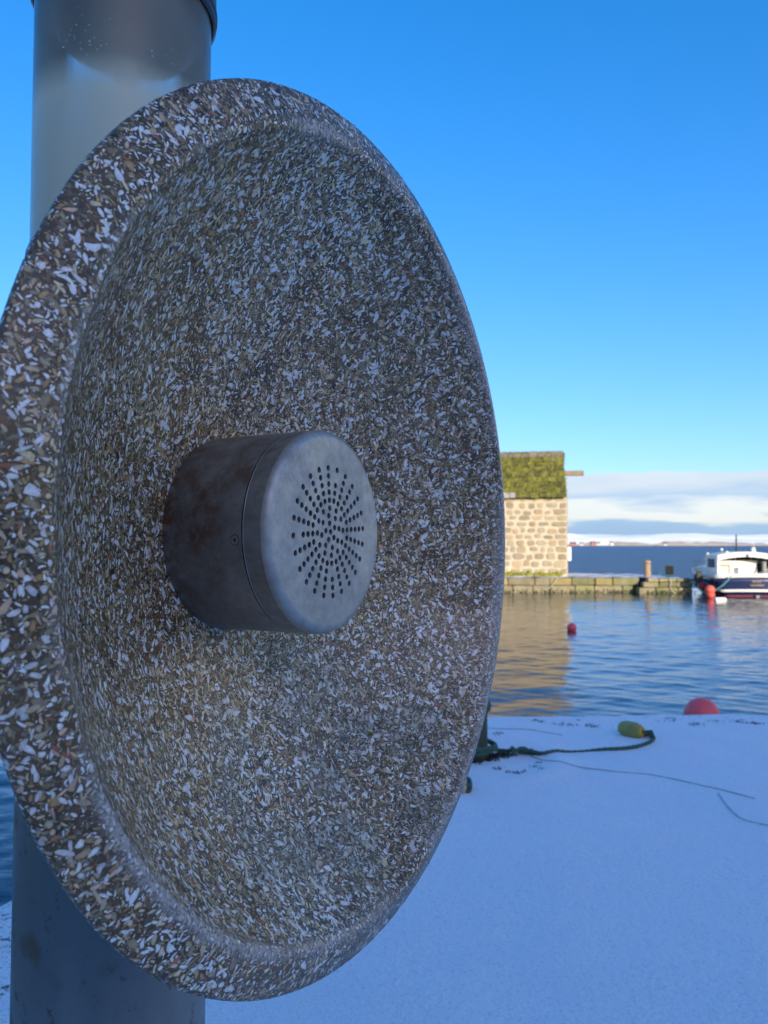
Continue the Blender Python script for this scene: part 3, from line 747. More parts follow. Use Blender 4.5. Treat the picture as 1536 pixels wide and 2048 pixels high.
pth = spline([Vector((bx+BR+.03, by+.02, .05))]+[on_z(x, y, z_) for x, y, z_ in ((990, 1499, .035), (1010, 1501.5, .022), (1035, 1501, .02), (1060, 1506, .014), (1090, 1507, .01), (1130, 1504, .003), (1170, 1502.5, -.001), (1205, 1499, .008), (1240, 1497.5, .012), (1275, 1493, .012), (1297, 1487, .013), (1307, 1480, .013), (1305, 1474, .02), (1296, 1471, .03))], 14)
tag(laid_rope(pth, .014, 'mooring_rope', m_grope.m, 45), 'green rope lying on the snow from the bollard to the olive float', 'rope')
# knot
kc = on_z(1043, 1505, .02); mb = []
kp = [kc+Vector((.085*math.sin(a*1.0)*(1+.2*math.cos(2*a)), .035*math.sin(2*a+.4), .014+.014*math.cos(3*a))) for a in np.linspace(0, 12.4, 120)]
kp += [kc+Vector((.10, -.01, .008)), kc+Vector((.16, -.05, .003))]
tag(laid_rope(kp, .012, 'rope_knot', m_grope.m, 45), 'tangled green rope knot on the snow just right of the bollard', 'rope knot')
m_thin = simple('grey_line', (.30, .35, .37), (.50, .55, .58), 40, .9)
def thin(pxs, lab, r_=.0042, name_='thin_line', zb=.0035):
    pts = spline([on_z(x, y, zb) for x, y in pxs], 10)
    pts = [p+Vector((0, 0, snow_z(p.x, p.y)-.001+.003*noise.noise(p*6.0))) for p in pts]
    tag(MB().tube(pts, r_, 6).build(name_, m_thin, smooth=True), lab, 'line')
thin([(1062, 1512), (1090, 1522), (1130, 1530), (1190, 1538), (1250, 1545), (1300, 1548), (1345, 1556), (1390, 1566), (1432, 1577), (1470, 1587), (1510, 1597)], 'long thin line curving right across the snow from the rope knot')
thin([(1437, 1587), (1448, 1603), (1462, 1620), (1480, 1633), (1500, 1640), (1545, 1650)], 'short thin line branching down to the right edge of the snow')
thin([(972, 1456), (990, 1458), (1012, 1459), (1045, 1460), (1080, 1463), (1125, 1470)], 'thin line behind the bollard near the quay lip')
# olive float
fl = on_z(1262, 1476, 0); fr = .078
g = empty('olive_float', (fl.x+.01, fl.y+.02, fr*.66+snow_z(fl.x, fl.y)), R(-52), label='olive green barrel float with yellow end lying on the snow', cat='float')
g.scale = (.78, .78, .78)
m_olive = simple('olive_plastic', (.36, .33, .09), (.22, .21, .06), 8, .6, bump=.2, bdist=.003)
m_yel = simple('yellow_plastic', (.62, .40, .035), (.45, .30, .04), 14, .55)
RY = Matrix.Rotation(R(90), 4, 'Y')
MB().lathe([(.015, -.135), (.045, -.13), (.066, -.105), (.078, -.05), (.078, .05), (.068, .09), (.052, .112)], 32, RY, False).build('float_body', m_olive, g, True)
MB().lathe([(.052, .1115), (.050, .122), (.038, .132), (.022, .134), (.018, .12)], 28, RY, False).build('end_boss', m_yel, g, True)
MB().lathe([(.018, .119), (.002, .118)], 20, RY, False).build('rope_hole', m_dark, g)
kc = on_z(1296, 1473, .02)
kp = [kc+Vector((.032*math.sin(a*1.3), .028*math.sin(2*a+.4), .012+.018*math.cos(3*a))) for a in np.linspace(0, 14, 110)]
tag(laid_rope(kp, .009, 'rope_knot', m_grope.m, 60), 'dark green rope knot tied at the yellow end of the float', 'rope knot')
# bundle half hidden by the dish
p = on_z(926, 1580, 0); kp = [p+Vector((.045*math.sin(a*1.3), .05*math.sin(2*a+.4), .03+.022*math.cos(3*a))) for a in np.linspace(0, 20, 150)]
tag(laid_rope(kp, .011, 'rope_bundle', m_grope.m, 55), 'small dark rope bundle on the snow against the edge of the dish', 'rope')
p = on_z(929, 1572, .06); g = empty('cream_float', (p.x-.01, p.y+.08, .035), 0, label='cream plastic float peeping out behind the dark rope bundle', cat='float')
MB().lathe([(.01, -.04), (.03, -.035), (.036, 0), (.03, .06), (.012, .075)], 18).build('float_body', Mat('cream_plastic', (.55, .42, .26), .6).m, g, True)
MB().lathe([(.012, .0751), (.009, .09)], 12).build('eye_neck', m_yel, g)
# dark weed and grit where the snow has melted
def tufts():
    m = MB(); clusters = [(948, 1517, .05, 150), (962, 1518, .05, 130), (940, 1524, .04, 110), (985, 1514, .045, 130), (1000, 1512, .035, 80), (978, 1520, .035, 50), (1010, 1510, .03, 50), (995, 1541, .022, 26), (1015, 1547, .012, 10), (1030, 1549, .012, 12), (1040, 1549, .014, 14),
        (1050, 1545, .01, 8), (1070, 1535, .014, 12), (1078, 1527, .014, 12), (1083, 1541, .008, 6), (1077, 1444, .03, 22), (1083, 1446, .02, 14), (1125, 1451, .05, 30), (1135, 1452, .035, 20), (1178, 1453, .04, 30), (1185, 1455, .025, 18),
        (997, 1473, .02, 14), (993, 1477, .015, 10), (1245, 1462, .04, 30), (1340, 1438, .03, 22), (1392, 1450, .03, 26), (1385, 1451, .03, 12), (1430, 1445, .04, 26), (1475, 1446, .03, 30), (1512, 1449, .03, 34), (1503, 1448, .03, 24), (1345, 1444, .03, 14), (1052, 1429, .05, 24), (1065, 1428, .05, 18), (1085, 1427, .05, 22), (1195, 1428, .05, 10)]
    for qi, (px, py, s_, n) in enumerate(clusters):
        c = on_z(px, py, 0); big_ = 2.0 if qi < 7 else 1.0
        for _ in range(n):
            x = c.x+random.gauss(0, s_); y = c.y+random.gauss(0, s_*.8); h = random.uniform(.006, .02); a = random.uniform(0, 6.28); w_ = random.uniform(.003, .008)*big_; h *= big_**.5
            l_ = random.uniform(.0, .015); b = random.uniform(0, 6.28)
            dx, dy = math.cos(a)*w_, math.sin(a)*w_
            z_ = snow_z(x, y)
            m.add([(x-dx, y-dy, z_-.012), (x+dx, y+dy, z_-.012), (x-dy, y+dx, z_-.012), (x+math.cos(b)*l_, y+math.sin(b)*l_, z_+h)], [(0, 1, 3), (1, 2, 3), (2, 0, 3)])
    m.build('weed_and_grit', simple('wet_weed', (.02, .028, .02), (.045, .05, .04), 40, .9), label=None, kind='stuff')
tufts()

# ------------------------------------------------------------------ the listening post with its shell dish
S = .5
C = Vector((-.0529*S, 1.8794*S, EYE+.0332*S)); th_ = 1.0696
nrm = Vector((math.sin(th_), -math.cos(th_), 0.002)).normalized(); uu = Vector((math.cos(th_), math.sin(th_), 0)); vv = nrm.cross(uu) if nrm.cross(uu).z > 0 else -nrm.cross(uu)
pole_xy = (C+nrm*(-.84*S)); D = pole_xy.xy.length; PR = .1099*D; GR = .1056*D; CR = .1118*D
root = empty('listening_post', (pole_xy.x, pole_xy.y, 0), 0, label='steel post with frosted lamp tube carrying a big shell-aggregate dish', cat='sculpture')
inv = Matrix.Translation(-Vector((pole_xy.x, pole_xy.y, 0)))
# post
m_steel = Mat('weathered_steel', (.16, .19, .21), .42, .55, .5)
nv = m_steel.noise(3.5, 5, .6, m_steel.mapping((1, 1, .35))); ns = m_steel.noise(45, 4, .7); nb = m_steel.noise(7, 3, .5)
cs = m_steel.mix(m_steel.ramp(nv, [(.35, 0), (.7, 1)]), (.15, .18, .185), (.30, .315, .31))
cs = m_steel.mix(m_steel.ramp(nb, [(.62, 0), (.68, .75)]), cs, (.13, .10, .06))
cs = m_steel.mix(m_steel.ramp(ns, [(.60, 0), (.70, .8)]), cs, (.07, .075, .07))
m_steel.set('Base Color', cs); m_steel.set('Roughness', m_steel.ramp(ns, [(.3, .36), (.7, .55)])); m_steel.bump(m_steel.noise(160, 3), .15, .001)
zj = at(52, 500, pole_xy.y*1.0).z
dleft = Vector((-math.cos(R(19.1)), -math.sin(R(19.1)), 0)); zj = at(53, 497, (pole_xy+dleft*PR).y).z
auto_smooth(MB().lathe([(PR, -.03), (PR, zj-.012), (PR-.003, zj-.004), (GR-.006, zj)], 96).build('post', m_steel.m, root), 50)
zc = at(430, 74, (pole_xy-dleft*CR).y).z
zt = zc+.55
m_collar = Mat('collar_steel', (.09, .10, .12), .4, .8).m
auto_smooth(MB().lathe([(GR*.97, zc+.004), (CR-.004, zc), (CR, zc+.003), (CR, zt), (GR*.97, zt)], 96, None, False).build('collar', m_collar, root), 40)
MB().lathe([(CR*1.0, zc+.010), (CR*1.012, zc+.012), (CR*1.012, zc+.018), (CR*1.0, zc+.020)], 96, None, False).build('collar_bead', Mat('rubber_seal', (.02, .02, .025), .6).m, root, True)
auto_smooth(MB().lathe([(CR, zt), (CR*1.02, zt+.01), (CR*.7, zt+.06), (.004, zt+.09)], 64, None, True).build('top_cap', m_collar, root), 40)
# frosted tube, with rod and lamp body hanging inside and a pale diffuser below
m_frost = bpy.data.materials.new('frosted_tube'); m_frost.use_nodes = True
def frost():
    n = m_frost.node_tree.nodes; l = m_frost.node_tree.links; n.clear()
    o = n.new('ShaderNodeOutputMaterial'); tc = n.new('ShaderNodeTexCoord')
    tr = n.new('ShaderNodeBsdfTransparent'); tr.inputs[0].default_value = (.72, .84, .90, 1)
    tl = n.new('ShaderNodeBsdfTranslucent'); tl.inputs[0].default_value = (1, .93, .70, 1)
    df = n.new('ShaderNodeBsdfDiffuse'); df.inputs[0].default_value = (.96, .89, .66, 1)
    gl = n.new('ShaderNodeBsdfGlossy'); gl.inputs['Roughness'].default_value = .22
    rf = n.new('ShaderNodeBsdfRefraction'); rf.inputs['Roughness'].default_value = .30; rf.inputs['IOR'].default_value = 1.06; rf.inputs[0].default_value = (.92, .97, 1, 1)
    nz = n.new('ShaderNodeTexNoise'); nz.inputs['Scale'].default_value = 9; nz.inputs['Detail'].default_value = 4; l.new(tc.outputs['Object'], nz.inputs[0])
    mp = n.new('ShaderNodeMapping'); mp.inputs['Scale'].default_value = (1, 1, .25); l.new(tc.outputs['Object'], mp.inputs[0]); l.new(mp.outputs[0], nz.inputs[0])
    a = n.new('ShaderNodeMixShader'); l.new(tl.outputs[0], a.inputs[1]); l.new(df.outputs[0], a.inputs[2]); a.inputs[0].default_value = .4
    sp = n.new('ShaderNodeSeparateXYZ'); l.new(tc.outputs['Object'], sp.inputs[0])
    mr = n.new('ShaderNodeMapRange'); mr.inputs['From Min'].default_value = zc-.185; mr.inputs['From Max'].default_value = zc-.135; mr.inputs['To Min'].default_value = .97; mr.inputs['To Max'].default_value = .30
    l.new(sp.outputs['Z'], mr.inputs[0])
    ad = n.new('ShaderNodeMath'); ad.operation = 'MULTIPLY_ADD'; l.new(nz.outputs['Fac'], ad.inputs[0]); ad.inputs[1].default_value = .5
    sb = n.new('ShaderNodeMath'); sb.operation = 'SUBTRACT'; l.new(mr.outputs[0], sb.inputs[0]); sb.inputs[1].default_value = .25; l.new(sb.outputs[0], ad.inputs[2])
    b = n.new('ShaderNodeMixShader'); l.new(ad.outputs[0], b.inputs[0]); l.new(rf.outputs[0], b.inputs[1]); l.new(a.outputs[0], b.inputs[2])
    fr = n.new('ShaderNodeFresnel'); fr.inputs[0].default_value = 1.4
    c = n.new('ShaderNodeMixShader'); l.new(fr.outputs[0], c.inputs[0]); l.new(b.outputs[0], c.inputs[1])
    cl = n.new('ShaderNodeMixShader'); cl.inputs[0].default_value = .5; l.new(rf.outputs[0], cl.inputs[1]); l.new(tr.outputs[0], cl.inputs[2]); l.new(cl.outputs[0], b.inputs[1]); tr.inputs[0].default_value = (.93, .97, 1, 1); l.new(gl.outputs[0], c.inputs[2])
    l.new(c.outputs[0], o.inputs[0])
frost()
MB().lathe([(GR, zj+.001), (GR, zc+.003)], 96, None, False).build('lamp_tube', m_frost, root, True)
m_lampgrey = Mat('lamp_metal', (.10, .11, .12), .5, .5).m
zr = at(243, 172, pole_xy.y).z
MB().lathe([(.012, zr), (.016, zr+.003), (.016, zc+.2)], 24).build('lamp_rod', m_lampgrey, root, True)
zb_ = at(243, 122, pole_xy.y).z
MB().lathe([(.015, zb_), (.05, zb_+.004), (.088, zb_+.016), (.104, zb_+.036), (.106, zb_+.06), (.106, zc+.25)], 48).build('lamp_body', Mat('lamp_dark', (.08, .10, .12), .6).m, root, True)
# droplets on the tube
m_drop = Mat('water_drop', (.9, .95, 1), .03); m_drop.set('Transmission Weight', 1.0); m_drop.set('IOR', 1.33); m_drop = m_drop.m
drops = [(140, 70, 2.2), (149, 77, 2), (152, 49, 1.6), (164, 29, 1.6), (155, 14, 2.4), (148, 72, 1.5), (179, 82, 2.2), (180, 90, 2.6), (200, 82, 2.6), (202, 91, 2.2), (126, 94, 2), (110, 110, 2.2), (163, 97, 1.7), (178, 50, 1.6), (212, 88, 1.5), (195, 99, 1.4), (303, 105, 4.2), (306, 113, 2), (331, 111, 2.2), (344, 118, 2.2), (360, 140, 2.2), (361, 101, 2.2), (345, 128, 1.8), (250, 41, 2.6), (219, 37, 1.6), (134, 80, 1.4), (171, 60, 1.3), (188, 75, 1.4), (160, 85, 1.3), (143, 60, 1.2), (300, 122, 1.6), (345, 99, 1.6), (175, 108, 1.3)]
for px, py, rp in drops:
    d = at(px, py, 1)-Vector((0, 0, EYE)); dx, dy = d.x, d.y; A = dx*dx+dy*dy; B = dx*pole_xy.x+dy*pole_xy.y; Cc = pole_xy.xy.length_squared-(GR+.0005)**2
    t = (B-math.sqrt(max(0, B*B-A*Cc)))/A; p = Vector((0, 0, EYE))+d*t; r_ = rp/1536*p.y*.8
    nn_ = Vector((p.x-pole_xy.x, p.y-pole_xy.y, 0)).normalized()
    q = Matrix(((nn_.y, nn_.x, 0), (-nn_.x, nn_.y, 0), (0, 0, 1))).to_4x4()
    MB().ball(inv @ p, r_*1.1, r_*.55, r_, 10, 7, q).build('water_drop', m_drop, root, True)

# dish: lathe about its axis
def P3(r, t, a):   # units of S
    return C+nrm*(t*S)+(uu*math.cos(a)+vv*math.sin(a))*(r*S)
RS = 1.1; Z0 = -.44
def bowl(r): return Z0+RS-math.sqrt(RS*RS-r*r)
prof = []
for r in np.linspace(.0, .885, 70): prof.append((r, bowl(r)))
# rounded crest
cr = [(.893, .0165+.0), (.899, .0262), (.906, .0325), (.914, .0350), (.924, .0340)]
prof += cr
band = [(.924+(.992-.924)*k/8, .0340-(.0340-.0045)*((k/8)**1.25)) for k in range(1, 9)]
prof += band
prof += [(.997, .001), (1.0, -.004), (1.0, -.012), (.995, -.022), (.98, -.040), (.94, -.085), (.86, -.17), (.74, -.27), (.58, -.36), (.40, -.44), (.22, -.49), (.10, -.51), (.0, -.513)]
prof_np = np.array(prof)
def dish_mesh():
    n = 288; vs = []; fs = []
    for r, t in prof:
        for i in range(n): vs.append(inv @ P3(max(r, 1e-4), t, 2*math.pi*i/n))
    for j in range(len(prof)-1):
        for i in range(n):
            k = (i+1) % n; fs.append((j*n+i, j*n+k, (j+1)*n+k, (j+1)*n+i))
    return vs, fs
LICH = [(610, 1400, 120), (700, 1450, 90), (500, 1620, 130), (820, 1450, 90), (590, 1740, 110), (860, 1620, 70), (470, 1480, 90), (700, 1690, 90), (640, 1560, 60)]
def sm(x): x = np.clip(x, 0, 1); return x*x*(3-2*x)
vs, fs = dish_mesh()
m_res = Mat('shell_terrazzo_matrix', (.06, .045, .03), .42, 0, .5); m_res.set('Specular IOR Level', .3); m_res.set('Coat Weight', .2); m_res.set('Coat Roughness', .2)
vo = m_res.voronoi(420, out='Color'); vo2 = m_res.voronoi(230, vec=m_res.mapping((1, 1, 1.7)), out='Color')
br = m_res.mix(m_res.ramp(m_res.noise(9, 4, .6), [(.35, 0), (.65, 1)]), (.065, .042, .020), (.15, .098, .045))
s1 = m_res.sep(vo); s2 = m_res.sep(vo2)
c = m_res.mix(m_res.ramp(s1['X'], [(.68, 0), (.80, .8)]), br, (.15, .125, .085))
c = m_res.mix(m_res.ramp(s2['Y'], [(.86, 0), (.93, .8)]), c, (.28, .25, .20))
crest_pale = m_res.attr('crest_pale', 'Fac')
c = m_res.mix(m_res.math('MULTIPLY', crest_pale, m_res.ramp(vo2, [(.3, .35), (.6, 1)])), c, (.42, .40, .38))  # matrix turns paler along the crest
m_res.set('Base Color', c); m_res.bump(s1['X'], .15, .0006)
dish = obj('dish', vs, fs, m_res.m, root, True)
def crest_pale_of(r, a, P):
    """pale ring along the crest plus patches; P Nx3 in metres"""
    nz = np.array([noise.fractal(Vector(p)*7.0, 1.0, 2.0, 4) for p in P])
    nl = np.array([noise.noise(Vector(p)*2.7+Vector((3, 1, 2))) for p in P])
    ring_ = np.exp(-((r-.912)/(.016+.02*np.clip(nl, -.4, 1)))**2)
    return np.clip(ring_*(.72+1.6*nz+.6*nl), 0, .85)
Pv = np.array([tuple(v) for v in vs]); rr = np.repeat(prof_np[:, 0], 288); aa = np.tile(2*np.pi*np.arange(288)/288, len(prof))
at_ = dish.data.attributes.new('crest_pale', 'FLOAT', 'POINT'); at_.data.foreach_set('value', crest_pale_of(rr, aa, Pv).astype('f'))

# ---- shell chips
def chips():
    c3, n3, u3, v3 = (np.array(q) for q in (inv @ C, nrm, uu, vv))
    nb_, nr_ = 260000, 60000
    # bowl: uniform on the sphere cap between r=.25 and r=.89
    k = rng.uniform(0, 1, nb_); hmin = RS-math.sqrt(RS**2-.252**2); hmax = RS-math.sqrt(RS**2-.892**2); h = hmin+(hmax-hmin)*k
    rb = np.sqrt(RS**2-(RS-h)**2); tb = Z0+h
    # bowl interior under the loudspeaker is left without chips; outer band
    kk = rng.uniform(0, 1, nr_); rbnd = .894+(1.0-.894)*kk; 
    pr = prof_np[66:66+25]
    sel = (prof_np[:, 1] > -.05) & (prof_np[:, 0] > .88); pr = prof_np[sel]
    seg = np.hypot(np.diff(pr[:, 0]), np.diff(pr[:, 1])); cum = np.concatenate([[0], np.cumsum(seg)]); sarc = rng.uniform(0, cum[-1], nr_)
    rbnd = np.interp(sarc, cum, pr[:, 0]); tbnd = np.interp(sarc, cum, pr[:, 1])
    dr = np.interp(np.clip(sarc+.004, 0, cum[-1]), cum, pr[:, 0])-np.interp(np.clip(sarc-.004, 0, cum[-1]), cum, pr[:, 0])
    dt = np.interp(np.clip(sarc+.004, 0, cum[-1]), cum, pr[:, 1])-np.interp(np.clip(sarc-.004, 0, cum[-1]), cum, pr[:, 1])
    r = np.concatenate([rb, rbnd]); t = np.concatenate([tb, tbnd]); n = len(r)
    a = rng.uniform(0, 2*np.pi, n)
    # tangent along the profile
    tr = np.concatenate([(RS-h)/RS, dr/np.hypot(dr, dt)]); tt = np.concatenate([rb/RS, dt/np.hypot(dr, dt)])
    er = np.cos(a)[:, None]*u3+np.sin(a)[:, None]*v3; ea = -np.sin(a)[:, None]*u3+np.cos(a)[:, None]*v3
    T1 = tr[:, None]*er+tt[:, None]*n3; T2 = ea; NN = -tt[:, None]*er+tr[:, None]*n3
    P = c3+(t*S)[:, None]*n3+(r*S)[:, None]*er
    isb = np.arange(n) < nb_
    # sizes
    Lc = np.exp(rng.normal(np.log(.0050), .42, n)); Wc = Lc*rng.uniform(.22, .48, n)
    big = rng.uniform(0, 1, n) < .025; Lc[big] *= rng.uniform(1.3, 1.8, big.sum()); Wc[big] = Lc[big]*rng.uniform(.35, .6, big.sum())
    rnd = rng.uniform(0, 1, n) < .10; Wc[rnd] = Lc[rnd]*rng.uniform(.6, .9, rnd.sum()); Lc[rnd] *= .75; Wc[rnd] *= .75
    Lc[~isb] *= .98; Wc[~isb] *= 1.0
    small = rng.uniform(0, 1, n) < .55; Lc[small] *= .5; Wc[small] *= .55
    Lc = np.clip(Lc, .0022, .017); Wc = np.clip(Wc, .0009, .0075)
    tight = (np.abs(r-.91) < .025) | (r > .985); shr = np.where(tight, np.minimum(1, .0065/Lc), 1); Lc *= shr; Wc *= shr
    # fewer chips in some resin-rich patches of the rim
    low = np.array([noise.noise(Vector(p)*9.0) for p in P]); low2 = np.array([noise.noise(Vector(p)*3.1+Vector((5, 0, 0))) for p in P]); low3 = np.array([noise.fractal(Vector(p)*14.0, 1., 2., 3) for p in P])
    keep = (isb & ~((low3 > .42) & (rng.uniform(0, 1, n) < .6))) | (~isb & (rng.uniform(0, 1, n) < np.clip(.95+.8*low, .5, 1)))
    # chips are packed side by side: largest first, a chip that would overlap one already set is dropped
    arc = np.concatenate([RS*np.arcsin(np.clip(rb/RS, 0, 1)), RS*math.asin(.893/RS)+sarc])*S
    rot = rng.uniform(0, 2*np.pi, n); bend0 = np.where(rng.uniform(0, 1, n) < .4, rng.uniform(-.45, .45, n), rng.uniform(-.1, .1, n)); tap0 = rng.uniform(-.6, .6, n)
    M_ = 34; q = np.sqrt((np.arange(M_)+.5)/M_); ph = np.arange(M_)*2.39996; sx = (q*np.cos(ph))[None]; sy = (q*np.sin(ph))[None]
    px_ = sx*Lc[:, None]*.5; py_ = sy*(1+tap0[:, None]*sx)*Wc[:, None]*.5+bend0[:, None]*px_**2/(.5*Lc[:, None])
    qx = px_*np.cos(rot)[:, None]-py_*np.sin(rot)[:, None]; qy = px_*np.sin(rot)[:, None]+py_*np.cos(rot)[:, None]
    CELL = .00052; rs = np.floor((arc[:, None]+qx)/CELL).astype(np.int64)
    rowr = np.interp((np.arange(1700)+.5)*CELL, np.concatenate([RS*np.arcsin(np.linspace(0, .893, 60)/RS)*S, (RS*math.asin(.893/RS)+cum[1:])*S]), np.concatenate([np.linspace(0, .893, 60)*S, pr[1:, 0]*S]))
    rs = np.clip(rs, 0, 1699); aq = (a[:, None]+qy/np.maximum((r*S)[:, None], .05)) % (2*np.pi)
    cs_i = np.floor(aq*rowr[rs]/CELL).astype(np.int64); cell = rs*6400+np.clip(cs_i, 0, 6399)
    occ = np.zeros(1700*6400, bool); order_ = np.argsort(-(Lc*Wc)); ok = np.zeros(n, bool)
    for i_ in order_:
        if not keep[i_]: continue
        c_i = cell[i_]
        if np.count_nonzero(occ[c_i]) <= 2:
            occ[c_i] = True; ok[i_] = True
    keep = ok
    # colours
    pal = np.array([(.90, .86, .77), (.66, .57, .40), (.46, .39, .25), (.30, .25, .14), (.20, .155, .075), (.42, .28, .12), (.14, .08, .03), (.34, .13, .07), (.03, .03, .03), (.70, .50, .37)])
    pb = np.array([.26, .19, .16, .13, .09, .09, .06, .02, .015, .03]); pb /= pb.sum()
    pr2 = np.array([.32, .15, .10, .10, .08, .12, .11, .045, .015, .06]); pr2 /= pr2.sum()
    ci = np.where(isb, rng.choice(10, n, p=pb), rng.choice(10, n, p=pr2)); ci[big & (rng.uniform(0, 1, n) < .75)] = 0
    colr = pal[ci]*1.06*np.where(ci[:, None] == 0, np.array([[1, 1, 1.05]]), np.array([[1.12, 1.0, .86]]))*rng.uniform(.70, 1.12, n)[:, None]*(1+rng.normal(0, .025, (n, 3)))
    # lichen and grime patches (where the photo shows them, in metres on the dish)
    def hit(px, py):
        d = np.array(at(px, py, 1)-Vector((0, 0, EYE)));
        # intersect the ray with the bowl sphere
        o_ = np.array(Vector((0, 0, EYE))); cen = np.array(C+nrm*((Z0+RS)*S)); oc = o_-cen; A = d@d; B = 2*oc@d; Cq = oc@oc-(RS*S)**2
        q = (-B+math.sqrt(max(0, B*B-4*A*Cq)))/(2*A); return o_+d*q+np.array(inv.translation)
    lich = np.zeros(n)
    for px, py, rad in LICH:
        c_ = hit(px, py); rm = rad/1536*1.05; dd = np.linalg.norm((P-c_)*np.array([1, 1, 1]), axis=1); lich = np.maximum(lich, sm(1.25-dd/rm+.9*low3))
    grime = sm(.5+1.6*low2)
    colr = colr*(1-.22*grime[:, None])
    lm = lich[:, None]*.45
    lc = np.where(rng.uniform(0, 1, n)[:, None] < .5, np.array([[.40, .44, .39]]), np.array([[.20, .20, .15]])); colr = colr*(1-lm)+lc*lm
    wr = crest_pale_of(r, a, P)[:, None]*.75
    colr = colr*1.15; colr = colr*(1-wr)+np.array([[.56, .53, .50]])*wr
    P = P[keep]; T1 = T1[keep]; T2 = T2[keep]; NN = NN[keep]; Lc = Lc[keep]; Wc = Wc[keep]; colr = np.clip(colr[keep], .01, .9); big = big[keep]; n = len(P); ci = ci[keep]; rot = rot[keep]; bend0 = bend0[keep]; tap0 = tap0[keep]
    # polygons
    K = 8; ang = np.linspace(0, 2*np.pi, K, endpoint=False)[None, :]+rng.uniform(-.08, .08, (n, K))
    ex = rng.uniform(.7, 1.15, n)[:, None]
    lx = np.sign(np.cos(ang))*np.abs(np.cos(ang))**ex; ly = np.sign(np.sin(ang))*np.abs(np.sin(ang))**ex
    jit = rng.uniform(.90, 1.07, (n, K)); lx = lx*jit*.5*Lc[:, None]; ly = ly*jit*.5*Wc[:, None]
    tap = tap0[:, None]; ly = ly*(1+tap*lx/(.5*Lc[:, None]))
    bend = bend0[:, None]; ly = ly+bend*lx**2/(.5*Lc[:, None])
    rot = rot[:, None]; gx = lx*np.cos(rot)-ly*np.sin(rot); gy = lx*np.sin(rot)+ly*np.cos(rot)
    hgt = rng.uniform(.00004, .00020, n)[:, None, None]
    V = P[:, None, :]+gx[..., None]*T1[:, None, :]+gy[..., None]*T2[:, None, :]+hgt*NN[:, None, :]
    # make all polygons face outwards: orientation of (T1,T2) against NN
    flip = (np.einsum('ij,ij->i', np.cross(T1, T2), NN) < 0)
    V[flip] = V[flip][:, ::-1]
    # the 300 that show largest
    eye = np.array((0, 0, EYE))+np.array(inv.translation); dv = P-eye; dist = np.linalg.norm(dv, axis=1)
    cosv = np.abs(np.einsum('ij,ij->i', dv, NN))/dist; app = Lc*Wc/dist**2*cosv
    hidden_ = (np.einsum('ij,ij->i', dv, NN) > 0); app[hidden_] = 0
    inframe = dv[:, 0]/dv[:, 1]; app[(inframe < -.5)] = 0
    # chips behind the loudspeaker housing do not show
    order = np.argsort(-app*(np.where(ci == 0, 1.5, 1))); top = order[:300]
    mask = np.ones(n, bool); mask[top] = False
    mm_ = Mat('shell_chip', (.5, .5, .5), .38, 0, .5); mm_.set('Coat Weight', .45); mm_.set('Coat Roughness', .2)
    cc = mm_.mix(1, mm_.attr('chip_colour'), mm_.ramp(mm_.noise(420, 3, .6), [(.25, .74), (.75, 1.18)]), 'MULTIPLY'); mm_.set('Base Color', cc)
    def mk(name_, idx, kind=None):
        # each chip is a shallow fan: ring of K points and a middle point a hair higher
        ctr = (P+hgt[:, 0]*NN)[idx]; mid = V[idx].mean(1)*.75+ctr*.25+NN[idx]*.00004
        Vv = np.concatenate([V[idx], mid[:, None]], 1); m_ = len(Vv); me = bpy.data.meshes.new(name_); me.vertices.add(m_*(K+1)); me.vertices.foreach_set('co', Vv.reshape(-1).astype('f'))
        k = np.arange(K); tri = np.stack([k, (k+1) % K, np.full(K, K)], 1)[None]+(np.arange(m_)*(K+1))[:, None, None]; nt = m_*K
        me.loops.add(nt*3); me.loops.foreach_set('vertex_index', tri.ravel().astype('i')); me.polygons.add(nt); me.polygons.foreach_set('loop_start', np.arange(0, nt*3, 3, dtype='i'))
        me.update(calc_edges=True)
        ca = me.attributes.new('chip_colour', 'FLOAT_COLOR', 'POINT'); cl = np.ones((m_, K+1, 4), 'f'); cl[:, :, :3] = colr[idx][:, None, :]
        # the cut edge of each shell fragment is a touch darker than its middle
        cl[:, :K, :3] *= rng.uniform(.72, 1.0, (m_, K, 1))*np.array([1, .97, .90]); cl[:, K, :3] *= 1.08; cl = np.clip(cl, 0, .93); ca.data.foreach_set('color', cl.ravel())
        me.materials.append(mm_.m); o_ = bpy.data.objects.new(name_, me); col.objects.link(o_); o_.parent = dish
        if kind: o_['kind'] = kind
        return o_
    mk('shell_chips', np.nonzero(mask)[0], 'stuff')
    for i in top: mk('shell_chip', np.array([i]))
    print('CHIPS', n)
    return hit
hit = chips()
# lichen rosettes
m_lich = Mat('green_lichen', (.10, .13, .02), .95); ln = m_lich.noise(260, 4, .7); m_lich.set('Base Color', m_lich.mix(ln, (.05, .07, .012), (.22, .25, .03))); m_lich.bump(ln, .8, .002)
for px, py, rp in ((664, 1429, 8), (692, 1442, 7), (740, 1467, 9), (662, 1374, 6), (645, 1360, 4), (756, 1485, 5), (985, 925, 4), (575, 163, 9), (540, 166, 6)):
    p = Vector(hit(px, py)); cs_ = inv @ (C+nrm*((Z0+RS)*S)); nn_ = (cs_-p).normalized(); r_ = rp/1536*.95*.9
    if py < 200:
        continue
    q = nn_.to_track_quat('Z', 'Y').to_matrix(); mb = MB()
    for _ in range(26):
        a = random.uniform(0, 6.28); d = r_*random.random()**.6*.8; mb.ball(p+q @ Vector((math.cos(a)*d, math.sin(a)*d*1.1, .0004)), r_*.22, r_*.22, r_*.16, 6, 4)
    mb.build('lichen', m_lich.m, root)

